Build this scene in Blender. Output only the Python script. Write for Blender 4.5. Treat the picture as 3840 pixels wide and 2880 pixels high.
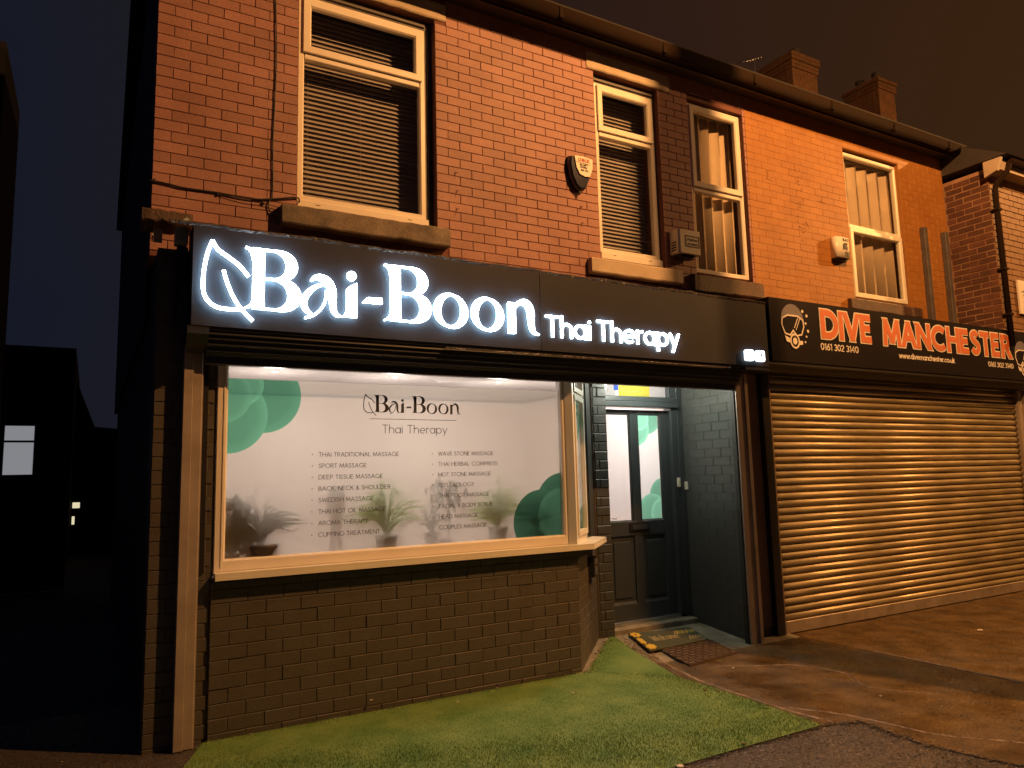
import bpy, math, random
import numpy as np
from mathutils import Matrix, Vector
random.seed(7); np.random.seed(7)
for o in list(bpy.data.objects): bpy.data.objects.remove(o)
SC = bpy.context.scene; COL = SC.collection
# ------------------------------------------------------------------ camera
cam = bpy.data.objects.new('camera', bpy.data.cameras.new('camera')); COL.objects.link(cam)
_R = (0.87013852, -0.4921395, -0.0256451); _U = (-0.03977324, -0.1220006, 0.9917328); _F = (0.4911996, 0.86192492, 0.1257314)
CX, CY, CZ = -0.2928, -5.5796, 1.5936
m = Matrix(((_R[0], _U[0], -_F[0], CX), (_R[1], _U[1], -_F[1], CY), (_R[2], _U[2], -_F[2], CZ), (0, 0, 0, 1)))
cam.matrix_world = m
cam.data.sensor_width = 36; cam.data.lens = 25.976; cam.data.clip_start = 0.05; cam.data.clip_end = 600
SC.camera = cam
SC.cycles.transparent_max_bounces = 24; SC.cycles.max_bounces = 10; SC.cycles.diffuse_bounces = 4; SC.cycles.sample_clamp_indirect = 4
# ------------------------------------------------------------------ view, sky
SC.view_settings.view_transform = 'Standard'; SC.view_settings.look = 'None'
SC.view_settings.exposure = 0; SC.view_settings.gamma = 1; SC.view_settings.use_curve_mapping = False
W = bpy.data.worlds.new('World'); SC.world = W; W.use_nodes = True
nt = W.node_tree; nt.nodes.clear()
wo = nt.nodes.new('ShaderNodeOutputWorld'); bg = nt.nodes.new('ShaderNodeBackground')
tc = nt.nodes.new('ShaderNodeTexCoord'); sx = nt.nodes.new('ShaderNodeSeparateXYZ')
rp = nt.nodes.new('ShaderNodeValToRGB'); mr = nt.nodes.new('ShaderNodeMapRange')
nz = nt.nodes.new('ShaderNodeTexNoise'); nz.inputs['Scale'].default_value = 2.2; nz.inputs['Detail'].default_value = 3
ad = nt.nodes.new('ShaderNodeMath'); ad.operation = 'MULTIPLY_ADD'; ad.inputs[1].default_value = 0.35
nt.links.new(tc.outputs['Generated'], sx.inputs[0]); nt.links.new(tc.outputs['Generated'], nz.inputs['Vector'])
nt.links.new(nz.outputs['Fac'], ad.inputs[0]); nt.links.new(sx.outputs['X'], ad.inputs[2])
nt.links.new(ad.outputs[0], mr.inputs['Value']); mr.inputs['From Min'].default_value = -0.1; mr.inputs['From Max'].default_value = 1.1
nt.links.new(mr.outputs[0], rp.inputs[0])
e = rp.color_ramp.elements
e[0].position = 0.0; e[0].color = (0.0050, 0.0090, 0.0230, 1)
e[1].position = 1.0; e[1].color = (0.0430, 0.0170, 0.0050, 1)
k_ = e.new(0.30); k_.color = (0.0110, 0.0100, 0.0130, 1)
k_ = e.new(0.62); k_.color = (0.0230, 0.0105, 0.0075, 1)
nt.links.new(rp.outputs[0], bg.inputs[0]); bg.inputs[1].default_value = 1.0
nt.links.new(bg.outputs[0], wo.inputs[0])
SODIUM = (1.0, 0.445, 0.130)

def spot(name, loc, target, energy, color, radius, angle, parent=None, blend=0.4):
    l = bpy.data.lights.new(name, 'SPOT'); l.energy = energy; l.color = color; l.shadow_soft_size = radius
    l.spot_size = math.radians(angle); l.spot_blend = blend
    o = bpy.data.objects.new(name, l); COL.objects.link(o)
    o.location = loc
    o.rotation_euler = (Vector(target) - Vector(loc)).to_track_quat('-Z', 'Y').to_euler()
    if parent: adopt(o, parent)
    return o
def point(name, loc, energy, color, radius, parent=None):
    l = bpy.data.lights.new(name, 'POINT'); l.energy = energy; l.color = color; l.shadow_soft_size = radius
    o = bpy.data.objects.new(name, l); COL.objects.link(o); o.location = loc
    if parent: adopt(o, parent)
    return o
LAMP1 = (5.9, -5.2, 8.1); LAMP2 = (15.8, -3.4, 7.6)
LAMP1_W = 3300; LAMP2_W = 2700; ROOM_W = 27; LETTER = 27
# ------------------------------------------------------------------ frames of reference
KS = 0.9418
def TA(x, y, z): return (x, y, z - 0.0984)                                   # upper walls
def TB(x, y, z): return (CX + KS * (x - CX), CY + KS * (y - CY), 1.5936 + KS * (z - 1.692))   # shopfront line and forecourt
def TR(x, y, z): return (x, y, z)
T = TA
def mode(f):
    global T; T = f
# ------------------------------------------------------------------ object helpers
def tag(o, label=None, cat=None, group=None, kind=None):
    if label: o['label'] = label
    if cat: o['category'] = cat
    if group: o['group'] = group
    if kind: o['kind'] = kind
    return o
def adopt(o, parent):
    o.parent = parent
    mw = parent.matrix_basis.copy() if not parent.parent else parent.matrix_parent_inverse @ Matrix()
    o.matrix_parent_inverse = Matrix.Translation(parent['_o']).inverted() if '_o' in parent else Matrix()
def thing(name, loc, label, cat, group=None):
    o = bpy.data.objects.new(name, None); COL.objects.link(o); o.empty_display_size = 0.1
    o.location = T(*loc); o['_o'] = list(o.location)
    return tag(o, label, cat, group)
class MB:
    def __init__(s): s.v = []; s.f = []; s.sm = []
    def face(s, idx, smooth=False): s.f.append(idx); s.sm.append(smooth)
    def box(s, x0, x1, y0, y1, z0, z1, ch=0.0):
        if ch <= 0:
            b = len(s.v)
            for z in (z0, z1):
                for (x, y) in ((x0, y0), (x1, y0), (x1, y1), (x0, y1)): s.v.append(T(x, y, z))
            for q in ((0, 3, 2, 1), (4, 5, 6, 7), (0, 1, 5, 4), (1, 2, 6, 5), (2, 3, 7, 6), (3, 0, 4, 7)): s.face([b + i for i in q])
            return s
        c = min(ch, (x1 - x0) / 2.2, (y1 - y0) / 2.2, (z1 - z0) / 2.2); b = len(s.v); idx = {}
        for i, x in enumerate((x0, x1)):
            for j, y in enumerate((y0, y1)):
                for k, z in enumerate((z0, z1)):
                    dx = c if i == 0 else -c; dy = c if j == 0 else -c; dz = c if k == 0 else -c
                    idx[i, j, k, 0] = len(s.v); s.v.append(T(x, y + dy, z + dz))
                    idx[i, j, k, 1] = len(s.v); s.v.append(T(x + dx, y, z + dz))
                    idx[i, j, k, 2] = len(s.v); s.v.append(T(x + dx, y + dy, z))
        g = lambda i, j, k, a: idx[i, j, k, a]
        for i in (0, 1):
            q = [g(i, 0, 0, 0), g(i, 1, 0, 0), g(i, 1, 1, 0), g(i, 0, 1, 0)]; s.face(q if i else q[::-1])
            q = [g(0, i, 0, 1), g(0, i, 1, 1), g(1, i, 1, 1), g(1, i, 0, 1)]; s.face(q if i else q[::-1])
            q = [g(0, 0, i, 2), g(1, 0, i, 2), g(1, 1, i, 2), g(0, 1, i, 2)]; s.face(q if i else q[::-1])
        for i in (0, 1):
            for j in (0, 1):
                q = [g(i, j, 0, 0), g(i, j, 1, 0), g(i, j, 1, 1), g(i, j, 0, 1)]; s.face(q if (i + j) % 2 == 0 else q[::-1])
                q = [g(i, 0, j, 0), g(i, 0, j, 2), g(i, 1, j, 2), g(i, 1, j, 0)]; s.face(q if (i + j) % 2 == 0 else q[::-1])
                q = [g(0, i, j, 1), g(1, i, j, 1), g(1, i, j, 2), g(0, i, j, 2)]; s.face(q if (i + j) % 2 == 0 else q[::-1])
                for k in (0, 1):
                    q = [g(i, j, k, 0), g(i, j, k, 1), g(i, j, k, 2)]; s.face(q if (i + j + k) % 2 == 0 else q[::-1])
        return s
    def prism(s, poly, axis, a0, a1, smooth=False):
        """poly: list of 2D points; axis 'x' -> points are (y,z); 'z' -> (x,y); 'y' -> (x,z)"""
        n = len(poly); b = len(s.v)
        for a in (a0, a1):
            for (p, q) in poly:
                s.v.append(T(a, p, q) if axis == 'x' else T(p, q, a) if axis == 'z' else T(p, a, q))
        s.face(list(range(b, b + n))[::-1]); s.face(list(range(b + n, b + 2 * n)))
        for i in range(n):
            j = (i + 1) % n; s.face([b + i, b + j, b + n + j, b + n + i], smooth)
        return s
    def tube(s, pts, r, n=8, cap=True, taper=None):
        P = [Vector(T(*p)) for p in pts]; b = len(s.v); L = len(P)
        up = Vector((0, 0, 1))
        for i, p in enumerate(P):
            t = (P[min(i + 1, L - 1)] - P[max(i - 1, 0)]).normalized()
            u = t.cross(up)
            if u.length < 0.1: u = t.cross(Vector((0, 1, 0)))
            u.normalize(); w = t.cross(u).normalized()
            rr = r if taper is None else r + (taper - r) * i / max(1, L - 1)
            for k in range(n):
                a = 2 * math.pi * k / n; s.v.append(tuple(p + u * math.cos(a) * rr + w * math.sin(a) * rr))
        for i in range(L - 1):
            for k in range(n):
                j = (k + 1) % n; s.face([b + i * n + k, b + i * n + j, b + (i + 1) * n + j, b + (i + 1) * n + k], True)
        if cap:
            s.face([b + k for k in range(n)][::-1]); s.face([b + (L - 1) * n + k for k in range(n)])
        return s
    def lathe(s, c, prof, n=16):
        b = len(s.v)
        for (r, z) in prof:
            for k in range(n):
                a = 2 * math.pi * k / n; s.v.append(T(c[0] + r * math.cos(a), c[1] + r * math.sin(a), c[2] + z))
        for i in range(len(prof) - 1):
            for k in range(n):
                j = (k + 1) % n; s.face([b + i * n + k, b + i * n + j, b + (i + 1) * n + j, b + (i + 1) * n + k], True)
        s.face([b + k for k in range(n)][::-1]); s.face([b + (len(prof) - 1) * n + k for k in range(n)])
        return s
    def poly(s, pts3):
        b = len(s.v); s.v += [T(*p) for p in pts3]; s.face(list(range(b, b + len(pts3)))); return s
    def ribbon(s, pts, w, yf, depth, closed=False):
        """flat stroke in the x-z plane, front at y=yf, going back to yf+depth"""
        n = len(pts)
        ws = w if isinstance(w, (list, tuple)) else [w] * n
        L = []; Rr = []
        for i in range(n):
            p = pts[i]
            a = pts[(i - 1) % n] if closed or i > 0 else None; c = pts[(i + 1) % n] if closed or i < n - 1 else None
            def un(u, v):
                d = (v[0] - u[0], v[1] - u[1]); l = math.hypot(*d) or 1e-9; return (d[0] / l, d[1] / l)
            d1 = un(a, p) if a else None; d2 = un(p, c) if c else None
            d1 = d1 or d2; d2 = d2 or d1
            t = (d1[0] + d2[0], d1[1] + d2[1]); l = math.hypot(*t)
            if l < 1e-6: t = d1; l = 1
            t = (t[0] / l, t[1] / l); cs = max(0.62, t[0] * d1[0] + t[1] * d1[1])
            nx, nz_ = -t[1] / cs, t[0] / cs; h = ws[i] / 2
            L.append((p[0] + nx * h, p[1] + nz_ * h)); Rr.append((p[0] - nx * h, p[1] - nz_ * h))
        b = len(s.v)
        for (q, r) in zip(L, Rr):
            s.v += [T(q[0], yf, q[1]), T(r[0], yf, r[1]), T(q[0], yf + depth, q[1]), T(r[0], yf + depth, r[1])]
        for i in range(n if closed else n - 1):
            A = b + 4 * i; B = b + 4 * ((i + 1) % n)
            s.face([A, A + 1, B + 1, B]); s.face([A + 2, B + 2, B + 3, A + 3]); s.face([A, B, B + 2, A + 2]); s.face([A + 1, A + 3, B + 3, B + 1])
        if not closed:
            s.face([b, b + 2, b + 3, b + 1]); A = b + 4 * (n - 1); s.face([A, A + 1, A + 3, A + 2])
        return s
    def mesh(s, name):
        me = bpy.data.meshes.new(name); me.from_pydata(s.v, [], s.f)
        if any(s.sm): me.polygons.foreach_set('use_smooth', s.sm)
        me.update(); return me
    def build(s, name, mat, parent=None, label=None, kind=None):
        me = s.mesh(name); me.materials.append(mat)
        o = bpy.data.objects.new(name, me); COL.objects.link(o)
        if parent: adopt(o, parent)
        if label: o['label'] = label
        if kind: o['kind'] = kind
        return o
def bx(name, mat, parent, *a, ch=0.003, label=None): return MB().box(*a, ch=ch).build(name, mat, parent, label)
def arc(cx, cy, rx, ry, a0, a1, n=14):
    return [(cx + rx * math.cos(math.radians(a0 + (a1 - a0) * i / n)), cy + ry * math.sin(math.radians(a0 + (a1 - a0) * i / n))) for i in range(n + 1)]
def bez(pts, n=10):
    """Catmull-Rom through points"""
    P = [pts[0]] + list(pts) + [pts[-1]]; out = []
    for i in range(1, len(P) - 2):
        for k in range(n):
            t = k / n; a, b_, c, d = P[i - 1], P[i], P[i + 1], P[i + 2]
            out.append(tuple(0.5 * ((2 * b_[j]) + (-a[j] + c[j]) * t + (2 * a[j] - 5 * b_[j] + 4 * c[j] - d[j]) * t * t + (-a[j] + 3 * b_[j] - 3 * c[j] + d[j]) * t ** 3) for j in range(len(b_))))
    out.append(tuple(pts[-1])); return out
# ------------------------------------------------------------------ materials
def M(name, col, rough=0.6, metal=0.0, col2=None, scale=6.0, bump=0.25, bscale=70.0, bdist=0.002, fine=0.0, indiv=0.0, spec=0.5, stretch=None, rvar=0.0):
    ma = bpy.data.materials.new(name); ma.use_nodes = True; N = ma.node_tree; n = N.nodes; L = N.links
    b = n['Principled BSDF']; b.inputs['Roughness'].default_value = rough; b.inputs['Metallic'].default_value = metal
    b.inputs['Specular IOR Level'].default_value = spec
    if col2 is None: col2 = tuple(c * 0.8 for c in col)
    g = n.new('ShaderNodeNewGeometry'); vec = g.outputs['Position']
    if stretch:
        mp = n.new('ShaderNodeMapping'); mp.inputs['Scale'].default_value = stretch; L.new(vec, mp.inputs[0]); vec = mp.outputs[0]
    t = n.new('ShaderNodeTexNoise'); t.inputs['Scale'].default_value = scale; t.inputs['Detail'].default_value = 6; t.inputs['Roughness'].default_value = 0.62
    L.new(vec, t.inputs['Vector'])
    r = n.new('ShaderNodeMapRange'); r.inputs['From Min'].default_value = 0.3; r.inputs['From Max'].default_value = 0.7
    L.new(t.outputs['Fac'], r.inputs['Value'])
    mx = n.new('ShaderNodeMix'); mx.data_type = 'RGBA'; mx.inputs['A'].default_value = (*col, 1); mx.inputs['B'].default_value = (*col2, 1)
    L.new(r.outputs[0], mx.inputs['Factor']); out = mx.outputs['Result']
    if indiv > 0:
        oi = n.new('ShaderNodeObjectInfo'); mm = n.new('ShaderNodeMapRange'); mm.inputs['To Min'].default_value = 1 - indiv; mm.inputs['To Max'].default_value = 1 + indiv * 0.6
        L.new(oi.outputs['Random'], mm.inputs['Value'])
        hs = n.new('ShaderNodeHueSaturation'); L.new(mm.outputs[0], hs.inputs['Value']); L.new(out, hs.inputs['Color']); out = hs.outputs[0]
    if fine > 0:
        t3 = n.new('ShaderNodeTexNoise'); t3.inputs['Scale'].default_value = bscale * 1.3; t3.inputs['Detail'].default_value = 3; L.new(g.outputs['Position'], t3.inputs['Vector'])
        m3 = n.new('ShaderNodeMapRange'); m3.inputs['From Min'].default_value = 0.3; m3.inputs['From Max'].default_value = 0.7
        m3.inputs['To Min'].default_value = 1 - fine; m3.inputs['To Max'].default_value = 1 + fine; L.new(t3.outputs['Fac'], m3.inputs['Value'])
        h3 = n.new('ShaderNodeHueSaturation'); L.new(m3.outputs[0], h3.inputs['Value']); L.new(out, h3.inputs['Color']); out = h3.outputs[0]
    L.new(out, b.inputs['Base Color'])
    if rvar > 0:
        m4 = n.new('ShaderNodeMapRange'); m4.inputs['From Min'].default_value = 0.35; m4.inputs['From Max'].default_value = 0.65
        m4.inputs['To Min'].default_value = max(0.05, rough - rvar); m4.inputs['To Max'].default_value = min(1, rough + rvar)
        t4 = n.new('ShaderNodeTexNoise'); t4.inputs['Scale'].default_value = scale * 0.6; t4.inputs['Detail'].default_value = 5
        L.new(g.outputs['Position'], t4.inputs['Vector']); L.new(t4.outputs['Fac'], m4.inputs['Value']); L.new(m4.outputs[0], b.inputs['Roughness'])
    if bump > 0:
        t2 = n.new('ShaderNodeTexNoise'); t2.inputs['Scale'].default_value = bscale; t2.inputs['Detail'].default_value = 5
        L.new(g.outputs['Position'], t2.inputs['Vector'])
        bp = n.new('ShaderNodeBump'); bp.inputs['Strength'].default_value = bump; bp.inputs['Distance'].default_value = bdist
        L.new(t2.outputs['Fac'], bp.inputs['Height']); L.new(bp.outputs[0], b.inputs['Normal'])
    return ma
def emis(name, col, s):
    ma = bpy.data.materials.new(name); ma.use_nodes = True; b = ma.node_tree.nodes['Principled BSDF']
    b.inputs['Base Color'].default_value = (*[min(1, c) * 0.8 for c in col], 1); b.inputs['Emission Color'].default_value = (*col, 1); b.inputs['Emission Strength'].default_value = s
    return ma
def glass(name, tint=(1, 1, 1), refl=1.0):
    ma = bpy.data.materials.new(name); ma.use_nodes = True; N = ma.node_tree; n = N.nodes; L = N.links; n.clear()
    o = n.new('ShaderNodeOutputMaterial'); tr = n.new('ShaderNodeBsdfTransparent'); tr.inputs[0].default_value = (*tint, 1)
    gl = n.new('ShaderNodeBsdfGlossy'); gl.inputs['Roughness'].default_value = 0.03
    fr = n.new('ShaderNodeLayerWeight'); fr.inputs['Blend'].default_value = 0.5; pw = n.new('ShaderNodeMath'); pw.operation = 'POWER'; pw.inputs[1].default_value = 4.0; L.new(fr.outputs['Facing'], pw.inputs[0])
    mu = n.new('ShaderNodeMath'); mu.operation = 'MULTIPLY_ADD'; mu.inputs[1].default_value = 0.55 * refl; mu.inputs[2].default_value = 0.035 * refl
    mi = n.new('ShaderNodeMixShader'); L.new(pw.outputs[0], mu.inputs[0]); L.new(mu.outputs[0], mi.inputs[0]); L.new(tr.outputs[0], mi.inputs[1]); L.new(gl.outputs[0], mi.inputs[2]); L.new(mi.outputs[0], o.inputs[0])
    return ma
def film(name, base, circles, green=(0.16, 0.46, 0.30), clear=0.22, T_=None):
    """printed frosted film: translucent, with overlapping printed discs (x, z, r, tone)"""
    ma = bpy.data.materials.new(name); ma.use_nodes = True; N = ma.node_tree; n = N.nodes; L = N.links; n.clear()
    o = n.new('ShaderNodeOutputMaterial'); g = n.new('ShaderNodeNewGeometry'); s = n.new('ShaderNodeSeparateXYZ'); L.new(g.outputs['Position'], s.inputs[0])
    t = n.new('ShaderNodeTexNoise'); t.inputs['Scale'].default_value = 1.3; L.new(g.outputs['Position'], t.inputs['Vector'])
    mx = n.new('ShaderNodeMix'); mx.data_type = 'RGBA'; mx.inputs['A'].default_value = (*base, 1); mx.inputs['B'].default_value = (base[0] * 0.93, base[1] * 0.96, base[2] * 0.98, 1)
    L.new(t.outputs['Fac'], mx.inputs['Factor']); col = mx.outputs['Result']
    ins = None
    for (cx, cz, r, tone) in circles:
        d1 = n.new('ShaderNodeCombineXYZ'); L.new(s.outputs['X'], d1.inputs[0]); L.new(s.outputs['Z'], d1.inputs[2])
        if len(circles) and T_ == 'diag':
            pass
        vd = n.new('ShaderNodeVectorMath'); vd.operation = 'DISTANCE'; L.new(d1.outputs[0], vd.inputs[0]); vd.inputs[1].default_value = (cx, 0, cz)
        lt = n.new('ShaderNodeMapRange'); lt.inputs['From Min'].default_value = r - 0.0012; lt.inputs['From Max'].default_value = r + 0.0012; lt.inputs['To Min'].default_value = 1; lt.inputs['To Max'].default_value = 0
        L.new(vd.outputs['Value'], lt.inputs['Value'])
        # printed soft inner edge of each disc
        ed = n.new('ShaderNodeMapRange'); ed.inputs['From Min'].default_value = r * 0.72; ed.inputs['From Max'].default_value = r; ed.inputs['To Min'].default_value = 1.0; ed.inputs['To Max'].default_value = 1.28
        L.new(vd.outputs['Value'], ed.inputs['Value'])
        gc = n.new('ShaderNodeMix'); gc.data_type = 'RGBA'; gc.blend_type = 'MULTIPLY'; gc.inputs['Factor'].default_value = 1
        gc.inputs['A'].default_value = (green[0] * tone, green[1] * tone, green[2] * tone, 1); L.new(ed.outputs[0], gc.inputs['B'])
        m2 = n.new('ShaderNodeMix'); m2.data_type = 'RGBA'; L.new(lt.outputs[0], m2.inputs['Factor']); L.new(col, m2.inputs['A']); L.new(gc.outputs['Result'], m2.inputs['B']); col = m2.outputs['Result']
        if ins is None: ins = lt.outputs[0]
        else:
            mm = n.new('ShaderNodeMath'); mm.operation = 'MAXIMUM'; L.new(ins, mm.inputs[0]); L.new(lt.outputs[0], mm.inputs[1]); ins = mm.outputs[0]
    tl = n.new('ShaderNodeBsdfTranslucent'); L.new(col, tl.inputs[0]); df = n.new('ShaderNodeBsdfDiffuse'); L.new(col, df.inputs[0])
    a = n.new('ShaderNodeMixShader'); a.inputs[0].default_value = 0.16; L.new(tl.outputs[0], a.inputs[1]); L.new(df.outputs[0], a.inputs[2])
    tr = n.new('ShaderNodeBsdfTransparent'); L.new(col, tr.inputs[0]); b = n.new('ShaderNodeMixShader'); b.inputs[0].default_value = clear
    L.new(a.outputs[0], b.inputs[1]); L.new(tr.outputs[0], b.inputs[2]); L.new(b.outputs[0], o.inputs[0])
    return ma
def translucent(name, col, f=0.5):
    ma = bpy.data.materials.new(name); ma.use_nodes = True; N = ma.node_tree; n = N.nodes; L = N.links; n.clear()
    o = n.new('ShaderNodeOutputMaterial'); tl = n.new('ShaderNodeBsdfTranslucent'); df = n.new('ShaderNodeBsdfDiffuse'); tl.inputs[0].default_value = (*col, 1); df.inputs[0].default_value = (*col, 1)
    a = n.new('ShaderNodeMixShader'); a.inputs[0].default_value = f; L.new(df.outputs[0], a.inputs[1]); L.new(tl.outputs[0], a.inputs[2]); L.new(a.outputs[0], o.inputs[0]); return ma

m_brick = M('red painted brick', (0.33, 0.165, 0.145), 0.62, col2=(0.235, 0.108, 0.092), scale=2.0, bump=0.5, bscale=45, fine=0.14, indiv=0.16)
m_mortar = M('sooty mortar', (0.12, 0.050, 0.040), 0.9, col2=(0.17, 0.065, 0.048), scale=2.5, bump=0.5, bscale=120)
m_obrick = M('orange painted brick', (0.34, 0.150, 0.030), 0.6, col2=(0.27, 0.105, 0.020), scale=2.6, bump=0.5, bscale=40, fine=0.12, indiv=0.07)
m_omortar = M('orange painted joint', (0.30, 0.128, 0.025), 0.8, col2=(0.33, 0.145, 0.030), scale=2.2, bump=0.4, bscale=90)
m_gbrick = M('dark grey painted brick', (0.082, 0.077, 0.072), 0.5, col2=(0.072, 0.060, 0.046), scale=5, bump=0.6, bscale=60, bdist=0.003, fine=0.12, indiv=0.05)
m_gmortar = M('dark grey painted joint', (0.070, 0.060, 0.050), 0.55, bump=0.5, bscale=90)
m_slate = M('slate grey paint', (0.054, 0.055, 0.052), 0.42, col2=(0.042, 0.047, 0.046), scale=4, bump=0.55, bscale=26, bdist=0.004)
m_rbrick = M('weathered brick', (0.13, 0.055, 0.035), 0.8, col2=(0.07, 0.030, 0.022), scale=5, bump=0.6, bscale=60, fine=0.2, indiv=0.3)
m_rmortar = M('pale crumbling mortar', (0.36, 0.23, 0.15), 0.95, col2=(0.20, 0.10, 0.06), scale=4, bump=0.6, bscale=80)
m_upvc = M('white plastic frame', (0.80, 0.76, 0.70), 0.32, col2=(0.70, 0.64, 0.56), scale=2.2, bump=0.06, bscale=20)
m_cream = M('cream plastic frame', (0.74, 0.70, 0.60), 0.4, col2=(0.66, 0.62, 0.52), scale=2, bump=0.06)
m_stone = M('sandstone', (0.26, 0.21, 0.17), 0.85, col2=(0.075, 0.065, 0.06), scale=4.5, bump=0.8, bscale=50, bdist=0.004, fine=0.15)
m_lintel = M('pale painted stone', (0.50, 0.42, 0.33), 0.8, col2=(0.40, 0.32, 0.24), scale=4, bump=0.5, bscale=40)
m_darkstone = M('soot dark stone', (0.05, 0.032, 0.024), 0.6, col2=(0.10, 0.055, 0.04), scale=9, bump=0.9, bscale=60, bdist=0.006, fine=0.3)
m_timber = M('weathered dark timber', (0.11, 0.10, 0.10), 0.55, col2=(0.07, 0.06, 0.06), scale=5, bump=0.4)
m_blackp = M('black plastic gutter', (0.022, 0.012, 0.008), 0.8, spec=0.02, col2=(0.02, 0.015, 0.012), scale=6, bump=0.3, bscale=25)
m_board = M('dark eaves board', (0.05, 0.035, 0.028), 0.6, col2=(0.03, 0.02, 0.018), scale=4)
m_roof = M('roof slates', (0.05, 0.045, 0.045), 0.5, bump=0.5)
m_lead = M('wet lead flashing', (0.12, 0.11, 0.11), 0.20, 0.35, col2=(0.06, 0.055, 0.055), scale=14, bump=1.0, bscale=55, bdist=0.010)
m_fascia = M('anthracite sign panel', (0.026, 0.029, 0.040), 0.5, spec=0.2, col2=(0.022, 0.025, 0.036), scale=3, bump=0.04, bscale=12)
m_hood = M('anthracite shutter steel', (0.026, 0.028, 0.034), 0.34, col2=(0.020, 0.022, 0.028), scale=3, bump=0.08, bscale=14)
m_rail = M('galvanised guide rail', (0.42, 0.36, 0.31), 0.45, 0.25, col2=(0.30, 0.25, 0.21), scale=5, bump=0.15, bscale=30)
m_render = M('brown rendered pier', (0.20, 0.14, 0.10), 0.8, col2=(0.14, 0.10, 0.07), scale=3, bump=0.5)
m_dark = M('black painted metal', (0.014, 0.013, 0.014), 0.4, bump=0.1)
m_slat = M('galvanised shutter slat', (0.52, 0.43, 0.25), 0.40, 0.30, col2=(0.21, 0.17, 0.10), scale=3.5, bump=0.10, bscale=18, stretch=(0.5, 1, 7), rvar=0.10)
m_slatbase = M('galvanised bottom rail', (0.40, 0.34, 0.28), 0.5, 0.4, col2=(0.22, 0.17, 0.12), scale=5, bump=0.4)
m_dsign = M('glossy black sign board', (0.014, 0.012, 0.014), 0.25, bump=0.03, bscale=8)
m_white = M('white print', (0.75, 0.70, 0.64), 0.5, bump=0)
m_orange = M('orange print', (0.56, 0.15, 0.05), 0.5, col2=(0.52, 0.13, 0.045), bump=0)
m_ggrey = M('grey print', (0.15, 0.15, 0.19), 0.5, bump=0)
m_black = M('black print', (0.02, 0.02, 0.02), 0.6, bump=0)
m_vinyl = M('dark grey vinyl lettering', (0.045, 0.038, 0.038), 0.7, bump=0)
m_vinyl2 = M('pale grey vinyl lettering', (0.12, 0.105, 0.10), 0.8, bump=0)
m_cable = M('black cable', (0.012, 0.012, 0.016), 0.5, bump=0)
m_blind = M('cream blind slat', (0.50, 0.44, 0.43), 0.6, bump=0.05)
m_vblind = M('beige fabric blind', (0.62, 0.47, 0.33), 0.85, col2=(0.56, 0.42, 0.29), scale=3, bump=0.1, bscale=200)
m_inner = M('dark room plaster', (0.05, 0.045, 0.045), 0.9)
m_roomw = M('white room plaster', (0.74, 0.67, 0.64), 0.9, col2=(0.72, 0.64, 0.61), bump=0.05)
m_roomf = M('room floor', (0.34, 0.28, 0.24), 0.5)
m_glass = glass('window glass', (0.96, 0.97, 0.96), 1.0)
m_uglass = glass('upper window glass', (0.95, 0.96, 0.96), 1.0)
m_letter = emis('lit letter face', (0.80, 0.97, 1.0), LETTER)
m_added_glow = emis('added letter glow', (0.45, 0.78, 1.0), 7.0)  # glow added so the panel around the letters turns bluish
m_icon = emis('lit icon face', (0.85, 0.95, 1.0), 4.0)
m_iconline = M('icon line grey blue', (0.45, 0.55, 0.75), 0.5, bump=0)
m_lampface = emis('lamp glass', SODIUM, 30)
m_conc = M('stained forecourt concrete', (0.125, 0.076, 0.025), 0.46, col2=(0.030, 0.018, 0.007), scale=4.2, bump=1.0, bscale=46, bdist=0.012, fine=0.42, rvar=0.32)
m_step = M('pale concrete step', (0.30, 0.27, 0.20), 0.75, col2=(0.10, 0.085, 0.055), scale=6, bump=0.9, bscale=45, bdist=0.006, fine=0.15)
m_tarmac = M('wet coarse tarmac', (0.050, 0.046, 0.042), 0.16, col2=(0.12, 0.10, 0.085), scale=60, bump=1.0, bscale=75, bdist=0.016, fine=0.35, rvar=0.12)
m_alley = M('dark alley ground', (0.03, 0.03, 0.028), 0.7, col2=(0.05, 0.05, 0.045), scale=2, bump=0.5)
m_turf = M('artificial turf', (0.062, 0.150, 0.022), 0.7, col2=(0.165, 0.250, 0.064), scale=3.2, bump=0, fine=0.30, bscale=160)
m_dirt = M('crumbled mortar dirt', (0.20, 0.14, 0.11), 0.95, col2=(0.33, 0.27, 0.21), scale=40, bump=1.0, bscale=90, bdist=0.01, fine=0.3)
m_matg = M('dark green coir mat', (0.035, 0.055, 0.030), 0.9, col2=(0.07, 0.06, 0.035), scale=14, bump=0.8, bscale=160, bdist=0.004)
m_maty = M('yellow printed coir', (0.66, 0.46, 0.05), 0.9, col2=(0.52, 0.34, 0.04), scale=20, bump=0.6, bscale=160)
m_matl = M('pale printed coir', (0.32, 0.27, 0.14), 0.9, bump=0.5, bscale=160)
m_matb = M('brown rubber mat', (0.060, 0.040, 0.025), 0.5, col2=(0.095, 0.062, 0.038), scale=12, bump=0.3)
m_door = M('dark grey gloss door paint', (0.038, 0.046, 0.050), 0.34, col2=(0.033, 0.040, 0.044), scale=3, bump=0.10, bscale=18)
m_yellow = translucent('yellow paper', (0.86, 0.82, 0.20), 0.75)
m_paper = translucent('white paper', (0.82, 0.80, 0.84), 0.75)
m_blue = translucent('blue paper', (0.10, 0.20, 0.75), 0.6)
m_leaf = translucent('fresh green leaf', (0.24, 0.50, 0.03), 0.5)
m_dleaf = translucent('dark green leaf', (0.022, 0.045, 0.014), 0.25)
m_pot = M('dark flower pot', (0.05, 0.045, 0.06), 0.6)
m_vase = M('brown ornament', (0.30, 0.20, 0.14), 0.6)
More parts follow.
